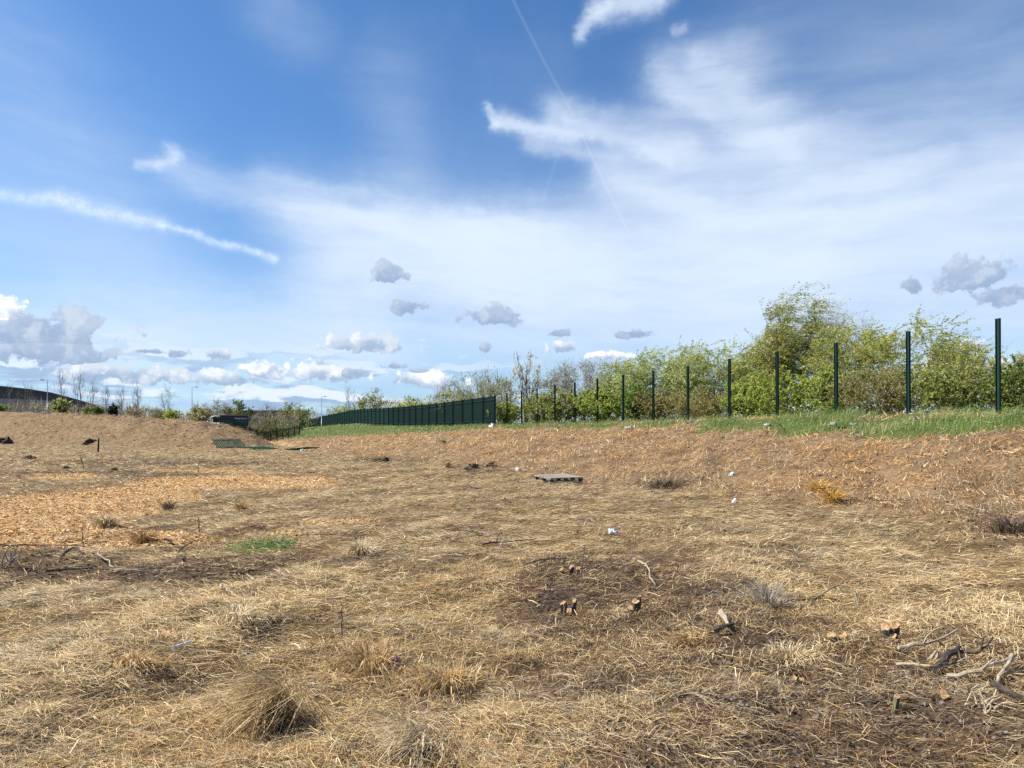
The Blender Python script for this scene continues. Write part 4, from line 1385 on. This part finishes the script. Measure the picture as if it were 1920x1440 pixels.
def lump(n_u, n_v, rx, ry, rz, seed, amp=.35, flat=.3, sc=2.0):
    u = np.linspace(0, 2 * math.pi, n_u, endpoint=False); v = np.linspace(.02, math.pi - .02, n_v)
    U, Vv = np.meshgrid(u, v)
    d = np.stack([np.cos(U) * np.sin(Vv), np.sin(U) * np.sin(Vv), np.cos(Vv)], -1)
    k = 1 + amp * 2 * (fbm(d[..., 0] * sc + seed * 3.1 + 5, d[..., 1] * sc + d[..., 2] * sc * 1.3 + seed, 3, seed % 40) - .5)
    P = d * k[..., None] * np.array([rx, ry, rz])
    P[..., 2] = np.where(P[..., 2] < 0, P[..., 2] * flat, P[..., 2])
    i = np.arange(n_v - 1)[:, None] * n_u + np.arange(n_u)[None, :]
    i2 = np.arange(n_v - 1)[:, None] * n_u + (np.arange(n_u)[None, :] + 1) % n_u
    Q = np.stack([i, i + n_u, i2 + n_u, i2], -1).reshape(-1, 4)
    return P.reshape(-1, 3), Q


def crumple(name, label, cat, px, py, w, h, m, seed, group=None, d=None):
    gx, gy, gz = ground_at(px, py)
    s = gy / F
    V, Q = lump(20, 13, w * s * .5, w * s * .36, h * s * .85, seed, .95, .3, 2.3)
    V = V + np.random.default_rng(seed).normal(0, .05 * w * s, V.shape) * np.array([1, 1, .7])
    o = link(name, mesh_np(name, V, Q), M[m], None, (gx, gy, gz - h * s * .05))
    o.rotation_euler.z = seed * 1.7
    return tag(o, label, cat, group)


LIT = 'scraps of white litter'
crumple('plastic_bag', 'white plastic bag snagged at the foot of the last post of the solid fence', 'plastic bag', 924, 801, 15, 7, 'plastic', 3, LIT)
crumple('plastic_scrap', 'white plastic scrap lying on dry grass in mid field right of centre', 'litter', 1148, 1001, 22, 9, 'plastic', 4, LIT)
crumple('plastic_cup', 'small bright white scrap at the toe of the bank right of the pallet', 'litter', 1376, 942, 12, 8, 'plastic', 5, LIT)
crumple('plastic_scrap', 'white scrap half way up the bank right of the pallet', 'litter', 1375, 891, 16, 6, 'plastic', 6, LIT)
crumple('plastic_scrap', 'white scrap on the bank just left of the pallet', 'litter', 972, 883, 11, 7, 'plastic', 7, LIT)
crumple('plastic_bag', 'white plastic sheet at the foot of the grassy bank by the track', 'litter', 569, 847, 13, 5, 'plastic', 8, LIT)
crumple('plastic_scrap', 'small pale scrap just below the short black stake', 'litter', 179, 855, 9, 4, 'plastic', 9, LIT)
crumple('sweet_wrapper', 'crumpled pink and white wrapper in the near dry grass', 'wrapper', 745, 1252, 26, 24, 'pink', 10)
STN = 'concrete lumps at the feet of the posts'
for k, (px, py, w, h, lab) in enumerate([
        (1562, 797, 16, 5, 'grey concrete lump at the foot of the third post from the right'), (1440, 798, 15, 5, 'grey concrete lump just left of the fourth post from the right'),
        (1300, 793, 24, 5, 'pale flat stone right of the sixth post from the right'), (1600, 796, 14, 4, 'pale stone just right of the third post from the right'),
        (1183, 804, 18, 6, 'grey stone below the eighth post from the right'), (1092, 794, 26, 8, 'low pale concrete slab between the ninth and tenth posts from the right'),
        (1716, 787, 18, 6, 'pale flat stone right of the second post from the right')]):
    crumple('concrete_lump', lab, 'stone', px, py, w, h, 'concrete', 20 + k, STN)
SO = 'clods of dark earth'
for k, (px, py, w, h, lab) in enumerate([
        (888, 879, 26, 9, 'largest dark earth clod on the toe of the bank left of the pallet'), (920, 876, 22, 8, 'dark earth clod nearest left of the white scrap by the pallet'),
        (875, 884, 16, 7, 'small dark earth clod at the lower end of the row left of the pallet'), (1016, 900, 16, 12, 'dark clod behind the left corner of the pallet'),
        (715, 868, 44, 7, 'low dark earth heap in the middle of the field below the solid fence'), (170, 831, 22, 8, 'dark heap at the foot of the mound left of the black stake'),
        (8, 832, 26, 12, 'dark earth heap at the left edge at the foot of the mound'), (123, 882, 18, 8, 'dark clod in the left field among weathered grass'), (213, 885, 15, 7, 'round dark clod in the left field above the wood chips'),
        (397, 938, 24, 6, 'dark clod beside a tuft right of the wood chips'), (55, 862, 22, 8, 'dark clod in the field below the left end of the mound')]):
    crumple('earth_clod', lab, 'clod', px, py, w, h, 'soil', 40 + k, SO)


def build_stake():
    gx, gy, gz = ground_at(184, 849)
    h = 27 / F * gy
    root = thing('stake', 'short black stake standing in the field in front of the mound', 'stake', (gx, gy, gz))
    V, Q = boxes([(0, 0, h / 2 - .1, .115, .115, h + .2)])
    V = [(x * (1 if z < h * .9 else .8), y * (1 if z < h * .9 else .8), z) for x, y, z in V]
    o = link('shaft', ngon_mesh('stake_shaft', V, Q), M['black'], root)
    o.rotation_euler = (0, R(2), R(20))


build_stake()


# tussocks: dense tufts of dry grass
def tussock(label, px, py, wpx, hpx, n, lean, pal, seed, cat='grass tuft', flop=.6, name='grass_tussock', m='straw', group='tufts of long grass'):
    global rng
    keep = rng
    rng = np.random.default_rng(seed)
    gx, gy, gz = ground_at(px, py)
    s = gy / F
    W = wpx * s * .5; Hh = hpx * s
    pal = np.array(pal)
    rr = np.abs(rng.normal(0, .42, n)) * W * rng.choice([.5, 1, 1.3], n); an = rng.uniform(0, 2 * math.pi, n)
    bx = rr * np.cos(an); by = rr * np.sin(an) * .8
    az = an + rng.normal(0, .5, n)
    v = np.stack([np.cos(az) + lean[0], np.sin(az) + lean[1]], 1)
    az = np.arctan2(v[:, 1], v[:, 0])
    length = rng.uniform(.6, 1.15, n) * Hh * 1.55 * (1 + .3 * flop)
    r0 = rng.uniform(.75, 1.45, n) - .25 * flop; r1 = r0 - rng.uniform(.3, 1.5, n) * (.5 + flop)
    width = np.clip(rng.lognormal(-5.35, .5, n), .0016, .014) * max(1, (gy / 4.5)) ** .8
    col = pick(pal, np.ones((n, len(pal))), n) * rng.uniform(.7, 1.2, (n, 1))
    zz = height(gx + bx, gy + by) - gz
    V, Q, T, c = blades(np.stack([bx, by, zz - .01], 1), az, length, r0, r1, width, col)
    o = link(name, mesh_np(name, V, Q, T, c), M[m], None, (gx, gy, gz))
    rng = keep
    return tag(o, label, cat, group)


GOLD = [(.56, .40, .19), (.48, .30, .115), (.64, .50, .29), (.36, .22, .10)]
PALE = [(.70, .57, .36), (.60, .46, .26), (.78, .66, .46), (.46, .34, .18)]
RUST = [(.50, .30, .125), (.40, .235, .10), (.58, .40, .20), (.28, .17, .085)]
YEL = [(.66, .42, .13), (.58, .33, .09), (.70, .50, .20)]
DKB = [(.20, .145, .10), (.14, .10, .075), (.30, .23, .16)]
tussock('large golden tussock swept to the left in the near foreground', 550, 1352, 160, 92, 1000, (-1.7, -.9), [(.66, .50, .27), (.56, .38, .17), (.74, .60, .37), (.40, .26, .12)], 201, flop=.9)
tussock('pale straw tussock at the bottom edge below the golden one', 800, 1405, 230, 60, 800, (-1.6, -.8), PALE, 202, flop=1.1)
tussock('golden standing grass left of the pink wrapper', 690, 1255, 210, 44, 560, (-.5, .1), GOLD, 203, flop=.6)
tussock('golden standing grass right of the pink wrapper', 835, 1290, 210, 40, 520, (-.3, .1), GOLD, 204, flop=.6)
tussock('pale yellow grass clump among dark leaves right of centre', 1490, 1240, 110, 24, 500, (.5, -.2), PALE, 205, flop=.9)
tussock('orange grass clump beside the short cut log', 1290, 1210, 90, 24, 300, (-.6, 0), GOLD, 206, flop=.4)
tussock('upright brown tuft on the wood chips', 315, 958, 17, 17, 160, (0, 0), DKB, 207, flop=.1)
tussock('upright brown tuft right of the wood chips', 453, 957, 22, 13, 160, (0, 0), RUST, 208, flop=.2)
tussock('wide tan tuft in the lower part of the wood chips', 270, 1018, 46, 20, 350, (0, 0), RUST, 209, flop=.4)
tussock('pale tuft in the middle of the wood chips', 195, 985, 46, 20, 320, (0, 0), PALE, 210, flop=.5)
tussock('bright orange tuft low on the bank below the third post from the right', 1535, 922, 40, 18, 420, (.2, 0), YEL, 211, flop=.5)
tussock('orange tuft low on the bank, lower of two', 1562, 942, 26, 22, 320, (.1, 0), YEL, 212, flop=.4)
tussock('dark scrubby tuft at the toe of the bank right of the pallet', 1245, 914, 90, 15, 350, (.1, 0), DKB, 213, flop=.3)
tussock('dark scrubby tuft low on the bank at the right edge', 1895, 1000, 90, 28, 350, (0, 0), DKB, 214, flop=.2)
tussock('short dark upright tuft on the bank left of the earth clods', 841, 876, 9, 9, 60, (0, 0), DKB, 215, flop=.0)
tussock('pale tuft left of the green patch', 675, 1040, 60, 22, 380, (-.2, 0), PALE, 216, flop=.6)
tussock('golden flattened tuft in the left foreground', 250, 1255, 110, 26, 700, (.4, 0), GOLD, 217, flop=1.0)
tussock('pale tuft on the ridge in the left foreground', 450, 1165, 130, 30, 700, (.5, .2), PALE, 218, flop=.9)
tussock('grey dead stems standing right of the cut logs', 1440, 1140, 60, 42, 160, (.1, 0), [(.45, .40, .33), (.3, .26, .2)], 219, flop=.1)
DOCK = [(.07, .15, .03), (.12, .22, .05), (.05, .10, .025)]


def dock(label, px, py, hpx, seed, n=9):
    rr = np.random.default_rng(seed)
    gx, gy, gz = ground_at(px, py)
    H = hpx / F * gy
    root = thing('dock_plant', label, 'plant', (gx, gy, gz), 'broad leaved weeds on the bank')
    for k in range(n):
        az = rr.uniform(0, 2 * math.pi); L = H * rr.uniform(.7, 1.2); wd = L * .16; el = rr.uniform(.7, 1.35)
        pts = []
        for t, w in ((0, .2), (.35, .9), (.7, 1.0), (1.0, .05)):
            e = el - t * .9
            c = np.array([math.cos(az) * L * t * math.cos(e), math.sin(az) * L * t * math.cos(e), L * t * math.sin(max(e, .25))])
            sd = np.array([-math.sin(az), math.cos(az), 0]) * wd * w
            pts += [c - sd, c + np.array([0, 0, -wd * .25 * w]), c + sd]
        F_ = [(3 * i + j, 3 * i + j + 1, 3 * i + j + 4, 3 * i + j + 3) for i in range(3) for j in range(2)]
        c = np.array(DOCK)[rr.integers(0, 3)] * rr.uniform(.8, 1.2)
        link('leaf', mesh_np('dock_leaf', np.array(pts), np.array(F_), None, np.repeat(c[None], len(pts), 0)), M['leaf'], root)


dock('broad leaved green weed on the bank below the solid fence', 834, 831, 16, 301)
dock('small dark green weed on the bank below the fifth post from the right', 1354, 824, 14, 302, 6)
dock('green weed at the foot of the third post from the right', 1572, 803, 18, 303)
dock('green weed beside the white bag at the end of the solid fence', 906, 803, 9, 304, 7)
dock('green weed right of the tenth post from the right', 1046, 803, 10, 305, 7)


# branches and sticks
def stick(label, pts, r, m, seed, lift=.02, cat='branch', name='fallen_branch', side=0, group='cut branches left on the field'):
    """pts: (px, py, height above ground in m)"""
    rr = np.random.default_rng(seed)
    P = []
    for (px, py, h) in pts:
        gx, gy, gz = ground_at(px, py)
        P.append((gx, gy, gz + lift + h))
    P = np.array(P)
    # resample with a little crookedness
    k = 9
    t = np.linspace(0, len(P) - 1, k)
    Q_ = np.stack([np.interp(t, np.arange(len(P)), P[:, i]) for i in range(3)], 1)
    L = np.linalg.norm(P[-1] - P[0])
    Q_[1:-1] += rr.normal(0, .018 * L, (k - 2, 3)) * np.array([1, 1, .4])
    o0 = Q_[0].copy()
    rad = r * np.linspace(1, .45, k) * rr.uniform(.85, 1.15, k)
    V, Fq = tubes((Q_ - o0)[None], rad[None], 7)
    fa = [tuple(q) for q in Fq] + [tuple(range(6, -1, -1)), tuple(range(len(V) - 7, len(V)))]
    root = thing(name, label, cat, tuple(o0), group)
    link('stem', ngon_mesh(name, V, fa), M[m], root)
    for s in range(side):
        i = rr.integers(2, k - 2)
        d = norm(rr.normal(0, 1, 3) + np.array([0, 0, .5]) + 1.2 * (Q_[-1] - Q_[0]) / max(L, .1))
        e = Q_[i] - o0 + d * L * rr.uniform(.15, .35)
        PP = curve_pts((Q_[i] - o0)[None], e[None], 4, rr.normal(0, .02, (1, 3)))
        V, Fq = tubes(PP, (r * .5 * np.linspace(1, .4, 4))[None], 5)
        link('side_twig', mesh_np('side_twig', V, Fq, smooth=True), M[m], root)
    return root


stick('arched dark branch standing off the ground at the left below the chips', [(112, 1052, 0), (122, 1046, .06), (140, 1042, .10), (156, 1046, .04)], .022, 'bark_dark', 401)
stick('long thin dark stick at the left edge below the wood chips', [(0, 1028, .03), (80, 1027, .02), (160, 1030, .02)], .012, 'bark_dark', 402)
stick('forked dark branch right of the wood chips', [(308, 1020, .05), (328, 1030, .05), (342, 1052, 0)], .018, 'bark_dark', 403, side=2)
stick('dark branch lying in the brushwood at the left', [(85, 1078, .02), (170, 1072, .03), (230, 1075, 0)], .014, 'bark_dark', 404, side=2)
stick('pale thin branch pointing toward the viewer in the left brushwood', [(178, 1042, .1), (195, 1060, .05), (208, 1074, 0)], .012, 'bark_pale', 405, side=1)
stick('long dark branch lying across the field below the green patch', [(430, 1082, .03), (520, 1076, .03), (640, 1068, .02)], .016, 'bark_dark', 406, side=3)
stick('thin pale stick lying in the left brushwood', [(215, 1076, .03), (260, 1075, .02), (318, 1068, .02)], .010, 'bark_pale', 407)
stick('pale peeled stick pointing at the viewer left of centre', [(415, 1112, .06), (432, 1123, .04), (448, 1136, 0)], .014, 'bark_pale', 408)
stick('yellow split wood strip in the left foreground', [(174, 1161, .03), (200, 1160, .03), (226, 1163, .02)], .015, 'cut', 409)
stick('white stick lying in the left foreground', [(322, 1229, .02), (340, 1223, .03), (360, 1216, .03)], .011, 'plastic', 410)
stick('dark stick lying alone in mid field', [(905, 1026, .02), (955, 1022, .03), (1006, 1018, .05)], .014, 'bark_dark', 411, side=1)
stick('dark branch at the upper left of the leaf mulch', [(980, 1064, .0), (1010, 1060, .04), (1062, 1056, .05)], .015, 'bark_dark', 412, side=1)
stick('thin upright sapling stem in the leaf mulch', [(1090, 1100, 0), (1091, 1100, .2), (1097, 1099, .42)], .009, 'bark', 413)
stick('leaning upright thin stem behind the leaf mulch', [(1183, 1056, 0), (1188, 1055, .2), (1197, 1054, .40)], .008, 'bark', 414)
stick('pale arched stem at the top of the leaf mulch', [(1196, 1070, .10), (1215, 1083, .13), (1222, 1112, 0)], .010, 'bark_pale', 415)
stick('short pale cut log among the dark leaves', [(1352, 1166, .06), (1358, 1174, .05), (1366, 1184, .02)], .030, 'bark_pale', 416, name='cut_log', cat='log')
stick('charred black branch below the short cut log', [(1338, 1192, .02), (1355, 1190, .04), (1375, 1182, .03)], .028, 'bark_dark', 417)
stick('thick charred branch in the right foreground', [(1752, 1272, .02), (1772, 1252, .05), (1798, 1232, .05)], .036, 'bark_dark', 418, name='charred_branch')
stick('pale bark strip left of the charred branch', [(1680, 1262, .03), (1715, 1262, .03), (1748, 1264, .02)], .016, 'bark_pale', 419)
stick('curved pale branch at the right edge of the foreground', [(1775, 1283, .03), (1830, 1282, .05), (1868, 1272, .07), (1902, 1256, .06)], .017, 'bark_pale', 420, side=1)
stick('grey branch leaning toward the viewer at the right edge', [(1898, 1258, .08), (1880, 1280, .05), (1864, 1300, 0)], .016, 'bark_pale', 421)
stick('dark branch running out of the picture at the right edge', [(1862, 1305, .05), (1895, 1318, .04), (1935, 1332, .02)], .024, 'bark_dark', 422)
stick('pale broken branch above the charred branch', [(1684, 1228, .03), (1740, 1224, .05), (1795, 1210, .10)], .014, 'bark_pale', 423, side=2)
stick('dark crooked branch at the right beyond the charred one', [(1800, 1234, .02), (1835, 1238, .03), (1862, 1222, .08)], .014, 'bark_dark', 424, side=1)
stick('bent grey bramble stem right of the mulch', [(1520, 1134, .02), (1570, 1122, .12), (1600, 1125, .10), (1610, 1148, 0)], .010, 'bark_grey', 425)
stick('long dark stem lying right of the leaf mulch', [(1465, 1138, .02), (1530, 1132, .03), (1570, 1134, .03)], .012, 'bark_dark', 426)
stick('dead sapling twig standing in the far left field', [(158, 879, 0), (154, 879, .25), (150, 879, .55)], .02, 'bark_dark', 427, side=3)
stick('dead forked twig standing above the wood chips', [(372, 888, 0), (371, 888, .3), (378, 888, .55)], .016, 'bark_dark', 428, side=3)
stick('brown stem standing among the golden standing grass', [(640, 1200, 0), (641, 1199, .15), (638, 1198, .28)], .006, 'bark', 429)
stick('thin dark stem standing on the wood chips', [(373, 1000, 0), (373, 1000, .12), (372, 1000, .24)], .012, 'bark_dark', 430)
stick('thin stem standing near the left edge of the chips', [(155, 1026, 0), (155, 1026, .15), (154, 1026, .28)], .009, 'bark_dark', 431)


def fan_bundle(label, px, py, hpx, wpx, n, m, seed, name='cut_shrub'):
    rr = np.random.default_rng(seed)
    gx, gy, gz = ground_at(px, py)
    s = gy / F
    root = thing(name, label, 'shrub stump', (gx, gy, gz), 'cut shrubs')
    for k in range(n):
        d = np.array([rr.uniform(-.2, 1) * wpx * s, rr.normal(0, .08), hpx * s * rr.uniform(.5, 1.1)])
        P = curve_pts(np.array([[rr.normal(0, .03), rr.normal(0, .03), -.02]]), d[None], 5, rr.normal(0, .015, (1, 3)))
        V, Q = tubes(P, (rr.uniform(.007, .012) * np.linspace(1, .5, 5))[None], 5)
        link('stem', mesh_np('cut_stem', V, Q, smooth=True), M[m], root)


fan_bundle('fan of grey cut stems at the left edge below the wood chips', 12, 1064, 38, 36, 12, 'bark_grey', 441)
fan_bundle('splintered stems in the hollow beside the charred branch', 1745, 1244, 26, 40, 9, 'bark_pale', 442)
fan_bundle('spray of brown splintered stems at the lower right edge', 1850, 1330, 26, 60, 10, 'bark_pale', 443)


def stump(label, px, py, stems, seed, bark='bark_dark'):
    rr = np.random.default_rng(seed)
    gx, gy, gz = ground_at(px, py)
    root = thing('tree_stump', label, 'stump', (gx, gy, gz), 'freshly cut stumps')
    for (dx, dy, h, r, lx, ly) in stems:
        n = 9
        a = np.linspace(0, 2 * math.pi, n, endpoint=False)
        wob = rr.uniform(.62, 1.25, n)
        jag = rr.uniform(-.5, .35, n)
        V = []
        for t in (0, .5, 1.0):
            rad = r * (1.25 - .25 * t) * wob
            cx, cy = dx + lx * t, dy + ly * t
            # the cut is slanted, towards the light and the viewer
            V += [(cx + rad[i] * math.cos(a[i]), cy + rad[i] * math.sin(a[i]), -.03 + (h + .03) * t + (t == 1) * (rad[i] * (.45 * math.sin(a[i]) + .25 * math.cos(a[i])) + jag[i] * r)) for i in range(n)]
        Fc = [(j * n + i, j * n + (i + 1) % n, (j + 1) * n + (i + 1) % n, (j + 1) * n + i) for j in range(2) for i in range(n)]
        o = link('stem', ngon_mesh('stump_stem', V, Fc), M[bark], root)
        link('cut_face', ngon_mesh('stump_cut', V[2 * n:], [tuple(range(n))]), M['cut'], o)
    return root


stump('twin cut stump with orange faces at the left of the leaf mulch', 1066, 1156, [(-.03, 0, .13, .026, -.02, 0), (.03, .02, .15, .022, .03, 0), (.0, -.05, .07, .03, 0, -.02)], 501)
stump('brown cut stump at the upper left of the leaf mulch', 1064, 1082, [(-.05, 0, .09, .03, -.02, 0), (.03, .02, .12, .03, .02, 0), (.09, 0, .10, .024, .03, 0)], 502)
stump('stump with pale cut in the middle of the leaf mulch', 1192, 1152, [(0, 0, .12, .032, 0, 0), (.03, .03, .16, .016, .01, 0), (-.04, -.02, .06, .028, -.01, 0)], 503)
stump('pale yellow cut stump standing alone at the right', 1668, 1200, [(-.025, 0, .10, .033, -.01, 0), (.04, .01, .11, .03, .01, 0), (.01, -.04, .05, .03, 0, 0)], 504)
stump('low mossy stump with orange cut left of the lone pale stump', 1568, 1206, [(-.03, 0, .06, .03, -.01, -.01), (.04, .02, .05, .03, .02, 0)], 505, 'bark_green')
stump('short green barked stub with round orange cut in the right foreground', 1676, 1338, [(0, 0, .10, .018, .015, -.01)], 506, 'bark_green')
stump('small pale cut stub right of the green barked stub', 1770, 1312, [(0, 0, .035, .03, 0, 0)], 507)
stump('small orange cut stub below the pale yellow grass clump', 1495, 1284, [(-.02, 0, .05, .022, 0, 0), (.03, 0, .04, .016, 0, 0)], 508)
